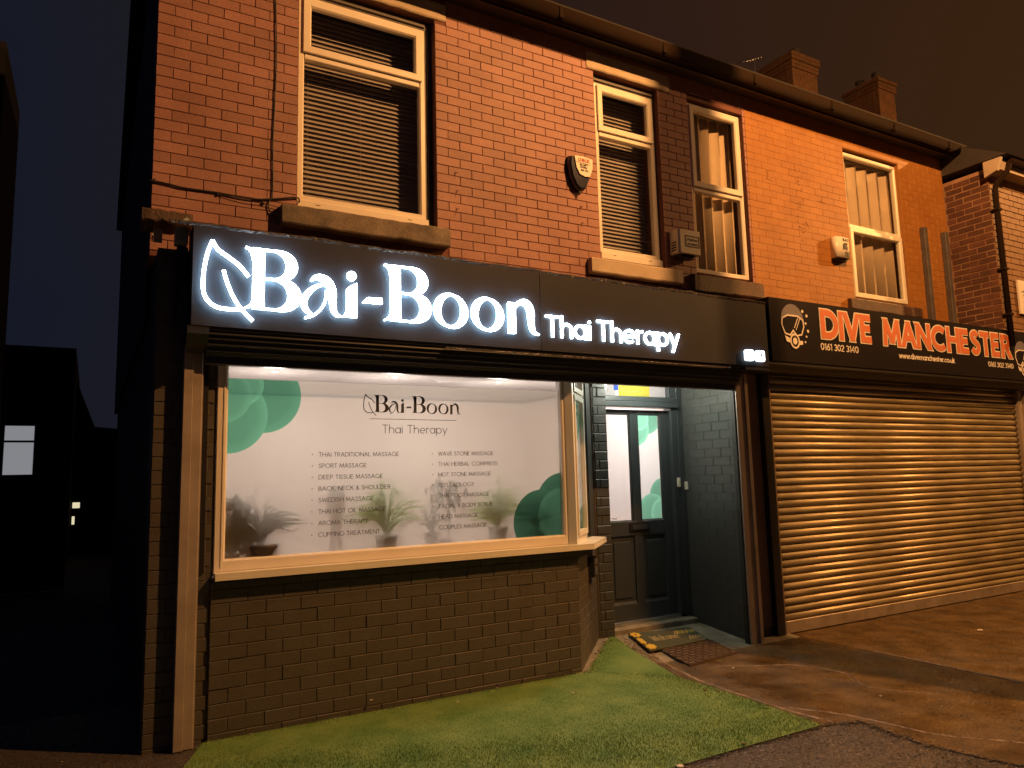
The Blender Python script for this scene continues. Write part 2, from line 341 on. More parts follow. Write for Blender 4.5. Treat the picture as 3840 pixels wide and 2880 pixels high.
m_metal = M('bright metal', (0.6, 0.6, 0.58), 0.2, 0.9, bump=0)
m_bell = M('off white plastic', (0.66, 0.62, 0.50), 0.4, bump=0)
m_house = M('dark rear brick', (0.018, 0.016, 0.018), 0.8)
m_litw = emis('lit frosted window', (0.74, 0.76, 0.82), 0.30)
m_lity = emis('lit stair window', (0.95, 0.85, 0.55), 0.8)
m_pale = M('pale blue plastic', (0.35, 0.45, 0.50), 0.4, bump=0)
m_column = M('concrete lamp column', (0.35, 0.32, 0.28), 0.85)
m_litter = M('torn pale litter', (0.62, 0.55, 0.46), 0.8, bump=0)
m_wleaf = M('wet brown leaf', (0.10, 0.05, 0.02), 0.4, bump=0)
m_droplet = glass('water drop', (1, 1, 1), 2.0)

# ------------------------------------------------------------------ text (stroke glyphs)
def S(*p): return list(p)
_ = None
G = {
 'A': (.74, [S((0,0),(.37,1)), S((.37,1),(.74,0)), S((.13,.32),(.61,.32))]),
 'B': (.58, [S((0,0),(0,1)), [(0,1),(.27,1)]+arc(.27,.76,.22,.24,90,-90)[1:]+[(0,.52)], [(.27,.52)]+arc(.32,.26,.26,.26,90,-90)+[(0,0)]]),
 'C': (.84, [arc(.5,.5,.48,.5,48,312,22)]),
 'D': (.76, [S((0,0),(0,1)), [(0,1),(.27,1)]+arc(.27,.5,.48,.5,90,-90,20)[1:]+[(0,0)]]),
 'E': (.52, [S((.52,1),(0,1),(0,0),(.52,0)), S((0,.52),(.46,.52))]),
 'F': (.50, [S((.50,1),(0,1),(0,0)), S((0,.50),(.44,.50))]),
 'G': (.90, [arc(.5,.5,.48,.5,48,350,24)+[(.62,.42)]]),
 'H': (.68, [S((0,0),(0,1)), S((.68,0),(.68,1)), S((0,.52),(.68,.52))]),
 'I': (.02, [S((0.01,0),(0.01,1))]),
 'K': (.58, [S((0,0),(0,1)), S((.56,1),(0,.42)), S((.20,.62),(.60,0))]),
 'L': (.46, [S((0,1),(0,0),(.46,0))]),
 'M': (.88, [S((0,0),(.08,1)), S((.08,1),(.44,.12)), S((.44,.12),(.80,1)), S((.80,1),(.88,0))]),
 'N': (.72, [S((0,0),(0,1)), S((0,1),(.72,0)), S((.72,0),(.72,1))]),
 'O': (.98, ['c', arc(.49,.5,.49,.5,0,345,23)]),
 'P': (.54, [S((0,0),(0,1)), [(0,1),(.27,1)]+arc(.27,.73,.26,.27,90,-90)[1:]+[(0,.46)]]),
 'R': (.56, [S((0,0),(0,1)), [(0,1),(.27,1)]+arc(.27,.74,.25,.26,90,-90)[1:]+[(0,.48)], S((.24,.48),(.56,0))]),
 'S': (.50, [bez([(.46,.86),(.36,.98),(.20,1.0),(.06,.90),(.05,.72),(.20,.57),(.34,.48),(.46,.34),(.45,.14),(.30,.01),(.13,.02),(.01,.16)],4)]),
 'T': (.58, [S((0,1),(.58,1)), S((.29,1),(.29,0))]),
 'U': (.66, [[(0,1),(0,.33)]+arc(.33,.33,.33,.33,180,360)[1:]+[(.66,1)]]),
 'V': (.72, [S((0,1),(.36,0)), S((.36,0),(.72,1))]),
 'W': (1.05, [S((0,1),(.26,0)), S((.26,0),(.525,.9)), S((.525,.9),(.79,0)), S((.79,0),(1.05,1))]),
 'X': (.64, [S((0,1),(.64,0)), S((0,0),(.64,1))]),
 'Y': (.64, [S((0,1),(.32,.48)), S((.64,1),(.32,.48)), S((.32,.48),(.32,0))]),
 '&': (.66, [bez([(.66,.02),(.22,.62),(.16,.84),(.30,1.0),(.44,.84),(.34,.62),(.06,.38),(.05,.14),(.26,0),(.48,.12),(.62,.42)],4)]),
 ',': (.10, [S((.08,.10),(0,-.16))]), '.': (.08, [S((.0,.05),(.10,.05))]), '-': (.34, [S((0,.4),(.34,.4))]),
 '0': (.50, ['c', arc(.25,.5,.25,.5,0,345,23)]),
 '1': (.22, [S((0,.84),(.18,1),(.18,0))]),
 '2': (.48, [arc(.24,.74,.22,.26,165,-25,12)+[(0,0),(.48,0)]]),
 '3': (.46, [arc(.22,.75,.20,.25,150,-90,12), arc(.22,.26,.23,.26,90,-150,12)]),
 '4': (.54, [S((.42,0),(.42,1),(0,.27),(.54,.27))]),
 '6': (.50, ['c', arc(.25,.29,.25,.29,0,345,20), S((.40,1),(.03,.42))]),
 '7': (.46, [S((0,1),(.46,1),(.14,0))]),
 '8': (.48, ['c', arc(.24,.76,.19,.24,0,345,16), 'c', arc(.24,.27,.24,.27,0,345,18)]),
 '9': (.50, ['c', arc(.25,.71,.25,.29,0,345,20), S((.47,.58),(.12,0))]),
 'a': (.58, ['c', arc(.28,.33,.28,.33,0,345,22), S((.58,.66),(.58,0))]),
 'c': (.50, [arc(.30,.33,.29,.33,48,312,16)]),
 'd': (.60, ['c', arc(.28,.33,.28,.33,0,345,22), S((.58,1.04),(.58,0))]),
 'e': (.60, [[(.04,.33),(.58,.33)]+arc(.30,.33,.29,.33,5,312,20)[1:]]),
 'h': (.50, [S((0,0),(0,1.04)), arc(.25,.40,.25,.26,180,0)+[(.50,0)]]),
 'i': (.04, [S((.02,0),(.02,.66)), S((.02,.84),(.02,.95))]),
 'k': (.44, [S((0,0),(0,1.04)), S((.42,.66),(0,.28)), S((.14,.42),(.46,0))]),
 'm': (.84, [S((0,0),(0,.66)), arc(.21,.45,.21,.21,180,0)+[(.42,0)], arc(.63,.45,.21,.21,180,0)+[(.84,0)]]),
 'n': (.48, [S((0,0),(0,.66)), arc(.24,.42,.24,.24,180,0)+[(.48,0)]]),
 'o': (.60, ['c', arc(.30,.33,.29,.33,0,345,22)]),
 'l': (.04, [S((.02,0),(.02,1.04))]),
 'p': (.58, ['c', arc(.30,.33,.28,.33,0,345,22), S((0,.66),(0,-.30))]),
 'r': (.24, [S((0,0),(0,.66)), arc(.26,.38,.26,.28,180,80,8)]),
 's': (.34, [bez([(.32,.56),(.20,.66),(.06,.60),(.06,.44),(.20,.35),(.32,.24),(.28,.05),(.14,0),(.01,.10)],4)]),
 't': (.30, [S((.13,.92),(.13,0)), S((0,.64),(.30,.64))]),
 'u': (.48, [[(0,.66),(0,.24)]+arc(.24,.24,.24,.24,180,360)[1:]+[(.48,.66)], S((.48,.30),(.48,0))]),
 'v': (.50, [S((0,.66),(.25,0)), S((.25,0),(.50,.66))]),
 'w': (.76, [S((0,.66),(.19,0)), S((.19,0),(.38,.60)), S((.38,.60),(.57,0)), S((.57,0),(.76,.66))]),
 'y': (.52, [S((0,.66),(.26,.02)), S((.52,.66),(.14,-.30))]),
}
_eps = [0]
def text(mb, st, x, z, h, wt, yf, depth=0.0008, sp=0.16, fit=None, space=0.42, f=None, per=None):
    """strokes of a line of text; fit = total width.  f maps (x, y, z) if given; per = callback(mesh) for each glyph"""
    adv = []; tot = 0
    for i, c in enumerate(st):
        a = space if c == ' ' else G[c][0]
        adv.append(tot); tot += a + (0 if c == ' ' else sp)
    tot -= sp
    sxx = (fit - wt) / (tot * h) if fit else 1.0
    for c, a in zip(st, adv):
        if c == ' ': continue
        q = MB() if per else mb
        strokes = G[c][1]; closed = False
        for s_ in strokes:
            if s_ == 'c': closed = True; continue
            pts = [(x + wt / 2 + (a + px) * h * sxx, z + wt / 2 + pz * (h - wt)) for (px, pz) in s_]
            _eps[0] = (_eps[0] + 1) % 7
            if len(pts) == 2 and abs(pts[0][1] - pts[1][1]) > .25 * h:
                (ax, az), (bx2, bz2) = pts if pts[0][1] < pts[1][1] else pts[::-1]
                L_ = math.hypot(bx2 - ax, bz2 - az); sn = (bz2 - az) / L_; sl_ = (bx2 - ax) / (bz2 - az); hw_ = wt / 2 / max(.5, sn)
                az2, bz3 = az - wt / 2, bz2 + wt / 2; ax2 = ax - sl_ * wt / 2 * .5; bx3 = bx2 + sl_ * wt / 2 * .5
                q.prism([(ax2 - hw_, az2), (ax2 + hw_, az2), (bx3 + hw_, bz3), (bx3 - hw_, bz3)], 'y', yf - _eps[0] * 0.00012, yf + depth); closed = False; continue
            if not closed:
                for (i0, i1) in ((0, 1), (-1, -2)):
                    (ax, az), (bx2, bz2) = pts[i0], pts[i1]; pp = s_[i0]; L_ = math.hypot(ax - bx2, az - bz2) or 1
                    if (abs(ax - bx2) < 1e-6 and (abs(pp[1]) < 1e-6 or abs(pp[1] - 1) < 1e-6)) or (abs(az - bz2) < 1e-6 and abs(pp[0]) < 1e-6):
                        pts[i0] = (ax + (ax - bx2) / L_ * wt / 2, az + (az - bz2) / L_ * wt / 2)
            q.ribbon(pts, wt, yf - _eps[0] * 0.00012, depth + _eps[0] * 0.00012, closed); closed = False
        if per: per(q)
# display logo: list of (points, widths, closed) in sign coordinates
def disp_logo():
    out = {}
    def var(pts, f): n = len(pts); return [f(i / (n - 1)) for i in range(n)]
    lf = bez([(.362,.343-.005),(.335,.255),(.314,.13),(.312,-.003),(.340,-.075),(.400,-.118),(.480,-.126),(.565,-.118)], 6)
    lf2 = bez([(.362,.338),(.40,.282),(.47,.235),(.54,.185),(.60,.115)], 6)
    lv = bez([(.438,.141),(.462,.06),(.50,-.03),(.555,-.115),(.633,-.194)], 6)
    out['leaf'] = [(lf, .021, False), (lf2, .021, False), (lv, .019, False)]
    def Bglyph(dx):
        L = []
        L.append(([(.667+dx, .325), (.667+dx, -.107)], .078, False))
        L.append((bez([(.578+dx,.323),(.60+dx,.315),(.625+dx,.290),(.64+dx,.24)],4), [.008]+[.014]*4+[.022]*4+[.03]*4, False))
        L.append((bez([(.578+dx,-.108),(.60+dx,-.098),(.625+dx,-.078),(.64+dx,-.03)],4), [.008]+[.012]*4+[.018]*4+[.02]*4, False))
        a1 = [(.70+dx,.3185)] + arc(.775+dx,.2155,.118,.103,90,-90,20) + [(.70+dx,.1125)]
        w1 = [.013] + [.013 + .068 * math.sin(math.pi * i / 20) ** 1.4 for i in range(21)] + [.013]
        L.append((a1, w1, False))
        a2 = [(.70+dx,.1125)] + arc(.780+dx,.0045,.134,.108,90,-90,20) + [(.70+dx,-.1035)]
        w2 = [.013] + [.013 + .080 * math.sin(math.pi * i / 20) ** 1.4 for i in range(21)] + [.013]
        L.append((a2, w2, False)); return L
    out['B'] = Bglyph(0); out['B2'] = Bglyph(1.004)
    a_main = bez([(1.030,.135),(1.060,.160),(1.105,.163),(1.155,.135),(1.183,.075),(1.188,.0),(1.196,-.070),(1.222,-.104),(1.246,-.108)], 5)
    n = len(a_main); wm = [.012 + .046 * math.sin(math.pi * min(1, max(0, i / (n - 1))) ** 0.85) ** 1.2 for i in range(n)]
    a_bowl = bez([(1.165,.112),(1.100,.108),(1.035,.070),(.985,.0),(.985,-.060),(1.010,-.095),(1.045,-.128+.01)], 5)
    n = len(a_bowl); wb = [.009 + .034 * math.sin(math.pi * (i / (n - 1)) ** 1.15) ** 1.3 for i in range(n)]
    a_vein = bez([(1.143,.072),(1.135,.0),(1.105,-.065),(1.050,-.118),(.990,-.142)], 5)
    out['a'] = [(a_main, wm, False), (a_bowl, wb, False), (a_vein, .014, False)]
    out['i'] = ['poly', [(1.291,.098),(1.315,.122),(1.368,.152),(1.368,-.110),(1.250,-.112),(1.275,-.095),(1.289,-.060),(1.292,0)], 'poly', arc(1.328,.202,.034,.035,0,345,23)]
    out['dash'] = ['poly', [(1.412,.010),(1.450,.052),(1.564,.056),(1.564,.011)]]
    def og(cx):
        st = 24; pts = []; ws = []
        for i in range(st):
            a = 2 * math.pi * i / st; pts.append((cx + .118 * math.cos(a), .0125 + .130 * math.sin(a)))
            ws.append(.013 + .048 * abs(math.cos(a - math.radians(-14))) ** 1.5)
        return [(pts, ws, True)]
    out['o'] = og(2.133); out['o2'] = og(2.460)
    nb = bez([(2.716,.085),(2.750,.128),(2.795,.145),(2.840,.130),(2.868,.075),(2.873,.0),(2.880,-.070),(2.905,-.108),(2.946,-.121)], 5)
    n = len(nb); wn = [.011 + .050 * math.sin(math.pi * (i / (n - 1)) ** 0.9) ** 1.2 for i in range(n)]
    out['n'] = [([(2.686,.132),(2.686,-.126)], .066, False), (nb, wn, False)]
    return out
LOGO = disp_logo()
def draw_logo(mb, items, ox, oz, sc, yf, depth, grow=0.0):
    it = iter(items); k = 0
    for q in it:
        k += 1; e_ = k * 0.00015
        if isinstance(q, str):
            pts = next(it); P = [(ox + p[0] * sc, oz + p[1] * sc) for p in pts]
            if grow:
                cx = sum(p[0] for p in P) / len(P); cz = sum(p[1] for p in P) / len(P)
                P = [(p[0] + (grow / 2) * (1 if p[0] > cx else -1), p[1] + (grow / 2) * (1 if p[1] > cz else -1)) for p in P]
            mb.prism(P, 'y', yf - e_, yf + depth)
        else:
            pts, w, cl = q; P = [(ox + p[0] * sc, oz + p[1] * sc) for p in pts]
            ww = [a * sc + grow for a in w] if isinstance(w, list) else w * sc + grow
            mb.ribbon(P, ww, yf - e_, depth + e_, cl)

# ================================================================== GROUND
mode(TR)
MB().poly([(-120, -120, -0.03), (120, -120, -0.03), (120, 120, -0.03), (-120, 120, -0.03)]).build('ground', m_alley, kind='structure')
mode(TB)
MB().poly([(-6, -14, -0.006), (40, -14, -0.006), (40, 1.2, -0.006), (-6, 1.2, -0.006)]).build('pavement', m_tarmac, kind='structure')
fc = MB()
# forecourt concrete slab right of the turf, ragged toward the tarmac, ramping up into the doorway
edge = [(4.05, -1.45), (4.02, -1.66), (3.93, -2.02), (4.06, -2.08), (4.20, -2.12), (4.30, -2.16), (4.26, -2.40), (4.24, -2.62), (4.28, -2.86), (4.36, -3.12), (4.52, -3.5), (4.7, -4.1), (5.2, -5.2), (6, -7)]
fc.poly([(3.30, -0.12, 0), (3.60, -0.75, 0)] + [(x, y, 0) for x, y in edge] + [(6.09, -7, 0), (6.09, -0.2, 0), (3.36, -0.2, 0)])
fc.build('forecourt', m_conc, kind='structure')
fc = MB().poly([(6.10, -7, 0), (40, -7, 0), (40, 0.2, 0), (6.10, 0.2, 0)]); fc.build('forecourt', m_conc, kind='structure')
rmp = MB(); rmp.poly([(3.40, -0.2, 0.0005), (6.09, -0.2, 0.0005), (6.09, 0.62, 0.092), (3.40, 0.62, 0.092)]); rmp.build('entrance_ramp', m_step, kind='structure')
MB().box(6.090, 6.100, -7, -0.2, -0.02, -0.004).build('slab_joint', m_dark, kind='structure')
# cracks and joint lip
for i in range(5):
    pts = [(random.uniform(4.4, 9), random.uniform(-3.5, -0.8))]; a = random.uniform(-1.2, 0.3)
    for k in range(9):
        a += random.uniform(-0.5, 0.5); pts.append((pts[-1][0] + 0.12 * math.cos(a), pts[-1][1] + 0.12 * math.sin(a)))
    q = MB()
    for (p, r) in zip(pts, pts[1:]): 
        d = 0.003; q.poly([(p[0], p[1] - d, 0.004), (r[0], r[1] - d, 0.004), (r[0], r[1] + d, 0.004), (p[0], p[1] + d, 0.004)])
    q.build('crack', m_dark, kind='structure')
# pale cement lips along the patches
def cement(pts, w0, seed_):
    random.seed(seed_); P = bez(pts, 10); b = MB(); n0 = None
    for i, p in enumerate(P):
        q_ = P[min(i + 1, len(P) - 1)]; o_ = P[max(i - 1, 0)]; dx_, dy_ = q_[0] - o_[0], q_[1] - o_[1]; l_ = math.hypot(dx_, dy_) or 1; w = w0 * random.uniform(.25, 1.2); j_ = random.uniform(-.4, .4) * w0
        nx_, ny_ = -dy_ / l_, dx_ / l_; zz = float(max(0, min(.095, (p[1] + .2) * .112))) + .0015
        b.v += [T(p[0] + nx_ * (w + j_), p[1] + ny_ * (w + j_), zz), T(p[0] + nx_ * j_, p[1] + ny_ * j_, zz + .004), T(p[0] - nx_ * (w - j_), p[1] - ny_ * (w - j_), zz)]
    for i in range(len(P) - 1):
        a_ = 3 * i; b.face([a_, a_ + 1, a_ + 4, a_ + 3]); b.face([a_ + 1, a_ + 2, a_ + 5, a_ + 4])
    return b.build('cement_lip', m_dirt, kind='structure')
cement([(4.46, .30), (4.30, -.10), (4.22, -.40), (4.13, -.80), (4.10, -1.3), (4.09, -1.75), (4.14, -2.05)], .014, 3)
cement([(4.14, -1.70), (4.32, -2.00), (4.40, -2.30), (4.47, -2.60), (4.70, -2.9), (5.0, -3.3)], .011, 4)
cement([(4.55, -.55), (4.85, -.75), (5.15, -.95), (5.25, -1.35), (5.05, -1.7), (5.3, -2.1)], .006, 5)
cement([(6.12, -1.0), (6.13, -1.6), (6.11, -2.3), (6.13, -3.4)], .008, 6)
# turf
TURF = [(0.30, -2.08), (4.02, -2.07), (4.045, -1.62), (4.06, -1.1), (4.05, -0.63), (4.12, -0.30), (4.17, -0.06), (4.30, 0.45), (4.36, 0.74), (4.28, 0.60), (3.50, -0.10), (0.42, -0.10), (0.25, -0.5)]
def inpoly(x, y, poly):
    c = np.zeros(x.shape, bool); j = len(poly) - 1
    for i in range(len(poly)):
        xi, yi = poly[i]; xj, yj = poly[j]
        c ^= ((yi > y) != (yj > y)) & (x < (xj - xi) * (y - yi) / (yj - yi + 1e-12) + xi); j = i
    return c
def rampz(y): return np.clip((y + 0.2) * 0.112, 0, 0.095)
N_ = 150000
px = np.random.uniform(0.2, 4.4, N_); py = np.random.uniform(-2.1, 0.75, N_)
kp = inpoly(px + np.random.normal(0, .012, N_) + .018 * np.sin(py * 19 + 2 * np.sin(py * 7)), py + np.random.normal(0, .010, N_), TURF); px = px[kp]; py = py[kp]; n_ = len(px)
pz = rampz(py) + 0.004; hh = np.random.uniform(0.008, 0.019, n_); an = np.random.uniform(0, 2 * np.pi, n_); wd = np.random.uniform(0.0012, 0.0026, n_)
ln = np.random.uniform(0.2, 0.9, n_) * hh; la = np.random.uniform(0, 2 * np.pi, n_)
V = np.zeros((n_, 3, 3)); V[:, 0] = np.stack([px - wd * np.cos(an), py - wd * np.sin(an), pz], -1); V[:, 1] = np.stack([px + wd * np.cos(an), py + wd * np.sin(an), pz], -1)
V[:, 2] = np.stack([px + ln * np.cos(la), py + ln * np.sin(la), pz + hh], -1)
V = V.reshape(-1, 3); V = np.stack([CX + KS * (V[:, 0] - CX), CY + KS * (V[:, 1] - CY), 1.5936 + KS * (V[:, 2] - 1.692)], -1)
base = [TB(x, y, float(rampz(np.array(y))) + 0.004) for x, y in TURF]
vs = base + V.tolist(); nb_ = len(base)
fs = [list(range(nb_))] + [[nb_ + 3 * i, nb_ + 3 * i + 1, nb_ + 3 * i + 2] for i in range(n_)]
me = bpy.data.meshes.new('artificial_turf'); me.from_pydata(vs, [], fs); me.materials.append(m_turf)
tf = bpy.data.objects.new('artificial_turf', me); COL.objects.link(tf)
tag(tf, 'green artificial turf laid in front of the dark grey bay wall', 'artificial grass', kind='stuff')
# rubble strip at turf edge by the door and along the wall foot
rb = MB()
def chip(x, y, z, s_):
    pts = [(x + s_ * random.uniform(.6, 1) * math.cos(a), y + s_ * random.uniform(.6, 1) * math.sin(a)) for a in [k * 1.2566 for k in range(5)]]
    rb.prism(pts, 'z', z, z + s_ * random.uniform(.3, .8))
for i in range(420):
    t = random.random()
    if i % 5:
        x = 4.44 - 0.30 * t + random.uniform(-.07, .09); y = 0.52 - 0.85 * t + random.uniform(-.05, .05)
    elif i % 2: x = 3.47 + .78 * t + random.gauss(0, .012) + .02; y = -0.10 + .78 * t - .03 + random.gauss(0, .012)
    else: x = 0.7 + 2.6 * t; y = -0.11 - abs(random.gauss(0, .02))
    chip(x, y, float(rampz(np.array(y))) + .002, random.choice([.004, .005, .007, .010, .014]))
rb = rb.build('rubble', m_dirt); tag(rb, 'crumbs of mortar and grit scattered along the turf edge by the doorway', 'rubble', kind='stuff')
gr = MB()
for i in range(2600):
    x = random.uniform(2.4, 4.35); y = random.uniform(-3.3, -2.09); s_ = random.choice([.004, .005, .006, .008])
    pts = [(x + s_ * random.uniform(.6, 1) * math.cos(a), y + s_ * random.uniform(.6, 1) * math.sin(a)) for a in [k * 1.2566 for k in range(5)]]
    gr.prism(pts, 'z', -0.006, -0.006 + s_ * random.uniform(.3, .7))
for (p, r_) in zip(edge, edge[1:]):
    for i in range(46):
        t_ = random.random(); x = p[0] + (r_[0] - p[0]) * t_ + random.gauss(0, .022); y = p[1] + (r_[1] - p[1]) * t_ + random.gauss(0, .022); s_ = random.choice([.004, .006, .009, .014])
        gr.prism([(x + s_ * random.uniform(.6, 1) * math.cos(a), y + s_ * random.uniform(.6, 1) * math.sin(a)) for a in [k * 1.2566 for k in range(5)]], 'z', -.006, s_ * random.uniform(.1, .4))
for i in range(240):
    x = random.uniform(2.0, 4.0); y = -2.085 + random.gauss(0, .012); s_ = random.choice([.004, .006, .009])
    gr.prism([(x + s_ * random.uniform(.6, 1) * math.cos(a), y + s_ * random.uniform(.6, 1) * math.sin(a)) for a in [k * 1.2566 for k in range(5)]], 'z', -.006, s_ * random.uniform(.1, .5))
for i in range(1500):
    x = random.uniform(4.1, 9.5); y = random.uniform(-3.0, -.25); s_ = random.choice([.002, .003, .003, .004, .006])
    gr.prism([(x + s_ * random.uniform(.6, 1) * math.cos(a), y + s_ * random.uniform(.6, 1) * math.sin(a)) for a in [k * 1.2566 for k in range(5)]], 'z', 0, s_ * random.uniform(.3, .7))
gr = gr.build('gravel', m_tarmac); tag(gr, 'wet aggregate chips standing out of the coarse tarmac', 'gravel', kind='stuff')

# ================================================================== BRICK WALLS
CH = 0.0814; BL = 0.225; HB = 0.1125
def brick_mesh(w, h, d, ch=0.0035, nm='brick', mat=None):
    global T
    t0 = T; T = TR; b = MB()
    x0, x1, z0, z1 = -w / 2, w / 2, -h / 2, h / 2
    # open-backed brick: front face plus chamfer plus four sides (14 quads)
    vs_ = [(x0 + ch, 0, z0 + ch), (x1 - ch, 0, z0 + ch), (x1 - ch, 0, z1 - ch), (x0 + ch, 0, z1 - ch), (x0, ch, z0), (x1, ch, z0), (x1, ch, z1), (x0, ch, z1), (x0, d, z0), (x1, d, z0), (x1, d, z1), (x0, d, z1)]
    b.v = list(vs_)
    b.face([0, 1, 2, 3])
    for i in range(4):
        j = (i + 1) % 4; b.face([i, 4 + i, 4 + j, j]); b.face([4 + i, 8 + i, 8 + j, 4 + j])
    b.face([8, 11, 10, 9])
    T = t0; me = b.mesh(nm); me.materials.append(mat); return me
def brick_jobs(segs, z0, z1, kmin, kmax, half_first, holes, base=5.21, joint=0.0045, ch_=CH):
    """segs: (x0,x1,start_half_parity). returns (xc, zc, w, h)"""
    out = []
    for k in range(kmin, kmax):
        zt = base - ch_ * k; zb = zt - ch_
        if zb < z0 - .02 or zt > z1 + .02: continue
        for (a, b, par) in segs:
            x = a; half = ((k + par) % 2 == 0); first = True
            while x < b - .02:
                w = HB if (first and half) else BL
                e_ = min(x + w, b)
                if b - e_ < .05: e_ = b
                # subtract holes (x0,x1,z0,z1)
                pieces = [(x, e_)]
                for (hx0, hx1, hz0, hz1) in holes:
                    if zb + .02 < hz1 and zt - .02 > hz0:
                        np_ = []
                        for (p, q) in pieces:
                            if q <= hx0 or p >= hx1: np_.append((p, q)); continue
                            if p < hx0 - .02: np_.append((p, hx0))
                            if q > hx1 + .02: np_.append((hx1, q))
                        pieces = np_
                for (p, q) in pieces:
                    if q - p > .02: out.append(((p + q) / 2, (zt + zb) / 2, q - p - joint, ch_ - joint))
                x = e_; first = False
    return out
def lay(jobs, parent, mat, y, name, limit=300, key=None, depth=0.05, facing='y', x_fix=0.0, jitter=0.0012, lim_ch=0.0022, scale=1.0):
    """lays bricks: the nearest `limit` as objects sharing meshes, the rest joined as one stuff part"""
    key = key or (lambda j: j[0]); jobs = sorted(jobs, key=key); cache = {}
    for (xc, zc, w, h) in jobs[:limit]:
        w2 = round(w * scale * 200) / 200; kk = (w2, round(h * scale, 4))
        if kk not in cache: cache[kk] = brick_mesh(kk[0], kk[1], depth, lim_ch, name, mat)
        o = bpy.data.objects.new(name, cache[kk]); COL.objects.link(o)
        if facing == 'y': o.location = T(xc, y + random.uniform(-jitter, jitter), zc)
        elif facing == 'x': o.location = T(x_fix + random.uniform(-jitter, jitter), xc, zc); o.rotation_euler = (0, 0, -math.pi / 2)
        else:
            s_ = xc / 1.41421356; o.location = T(3.46 + s_, -0.08 + s_, zc); o.rotation_euler = (0, 0, math.pi / 4)
        o.rotation_euler[1] = random.uniform(-.004, .004) if facing == 'y' else 0
        adopt(o, parent)
    rest = jobs[limit:]
    if rest:
        b = MB()
        for (xc, zc, w, h) in rest:
            j = random.uniform(-jitter, jitter)
            if facing == 'y': b.box(xc - w / 2, xc + w / 2, y + j, y + depth, zc - h / 2, zc + h / 2, ch=0.003)
            elif facing == 'x': b.box(x_fix + j, x_fix + depth, xc - w / 2, xc + w / 2, zc - h / 2, zc + h / 2, ch=0.003)
            else:
                q = w / 2 / 1.4142; s_ = xc / 1.4142; n = depth / 1.4142; X, Y_ = 3.46 + s_, -0.08 + s_
                b.prism([(X - q, Y_ - q), (X + q, Y_ + q), (X + q - n, Y_ + q + n), (X - q - n, Y_ - q + n)], 'z', zc - h / 2, zc + h / 2)
        b.build(name + 's', mat, parent, kind='stuff')

# ------------------------------------------------ massage shop building, upper wall
mode(TA)
shop = thing('shop_building', (3.0, 0.2, 0.1), 'red brick corner shop house with white blinds upstairs and a grey painted bay below', 'building')
HW = [(1.01, 2.195, 3.80, 5.73), (3.915, 4.735, 3.76, 5.71), (5.155, 5.985, 3.76, 5.72)]           # window openings
holes = HW + [(0.90, 2.302, 3.64, 3.80), (0.90, 2.302, 5.73, 5.90), (3.77, 4.935, 3.60, 3.76), (3.828, 4.90, 5.71, 5.88), (5.06, 6.10, 3.56, 3.76)]
def wall_with_holes(mb, x0, x1, y0, y1, z0, z1, hs):
    xs = sorted(set([x0, x1] + [h[0] for h in hs] + [h[1] for h in hs]))
    for a, b in zip(xs, xs[1:]):
        cuts = sorted([(h[2], h[3]) for h in hs if h[0] <= a + 1e-6 and h[1] >= b - 1e-6])
        z = z0
        for (c, d) in cuts:
            if c > z: mb.box(a, b, y0, y1, z, c)
            z = d
        if z < z1: mb.box(a, b, y0, y1, z, z1)
wm = MB(); wall_with_holes(wm, 0.004, 6.02, 0.007, 0.30, 3.30, 6.25, HW); wm.build('wall', m_mortar, shop)
MB().box(0.006, 0.30, 0.301, 8.2, 2.9, 6.25).build('side_wall', m_house, shop)
jobs = brick_jobs([(0, 1.01, 0), (2.195, 3.915, 0), (4.735, 5.155, 1), (5.985, 6.02, 0)], 3.35, 6.0, -10, 23, True, holes)
for (p0, p1, za, zb) in ((1.01, 2.195, 5.90, 6.02), (3.915, 4.735, 5.88, 6.02), (5.155, 5.985, 5.72, 6.02), (1.01, 2.195, 3.30, 3.64), (3.915, 4.735, 3.30, 3.60), (4.735, 5.155, 3.3, 3.3), (5.155, 5.985, 3.30, 3.56)):
    jobs += brick_jobs([(p0, p1, 1)], za, zb, -10, 23, True, [(0, 7, -1, za), (0, 7, zb, 9)])
lay(jobs, shop, m_brick, 0.0, 'brick')
# lintels and sills
def irregular_block(x0, x1, y0, y1, z0, z1, nx=16, amp=0.006, low=1.0):
    b = MB(); rows = []
    for i in range(nx + 1):
        x = x0 + (x1 - x0) * i / nx; n1 = random.uniform(-amp, amp) * low; n2 = random.uniform(-amp, amp) * .5; e_ = 0.02 if i in (0, nx) else 0
        ring = [(y0 + e_ * .3 + .008, z0 + n1 + e_ * .2), (y0 + e_ * .3, z0 + .012 + n1 + e_ * .2), (y0 + e_ * .3, z1 - .012 + n2), (y0 + e_ * .3 + .010, z1 + n2), (y1, z1 + n2), (y1, z0 + n1)]
        rows.append(len(b.v)); b.v += [T(x, p, q) for p, q in ring]
    for a, c in zip(rows, rows[1:]):
        for k in range(6):
            j = (k + 1) % 6; b.face([a + k, c + k, c + j, a + j])
    b.face([rows[0] + k for k in range(6)]); b.face([rows[-1] + k for k in range(6)][::-1]); return b
irregular_block(0.90, 2.302, -0.012, 0.06, 5.735, 5.90, amp=.004).build('lintel', m_lintel, shop)
irregular_block(3.830, 4.900, -0.012, 0.06, 5.715, 5.90, amp=.004).build('lintel', m_lintel, shop)
irregular_block(0.885, 2.275, -0.095, 0.12, 3.640, 3.795, amp=.007).build('window_sill', m_stone, shop, 'worn dark sandstone sill with a chipped corner')
irregular_block(3.750, 4.890, -0.080, 0.12, 3.600, 3.745, amp=.005).build('window_sill', m_lintel, shop, 'smooth pale stone sill')
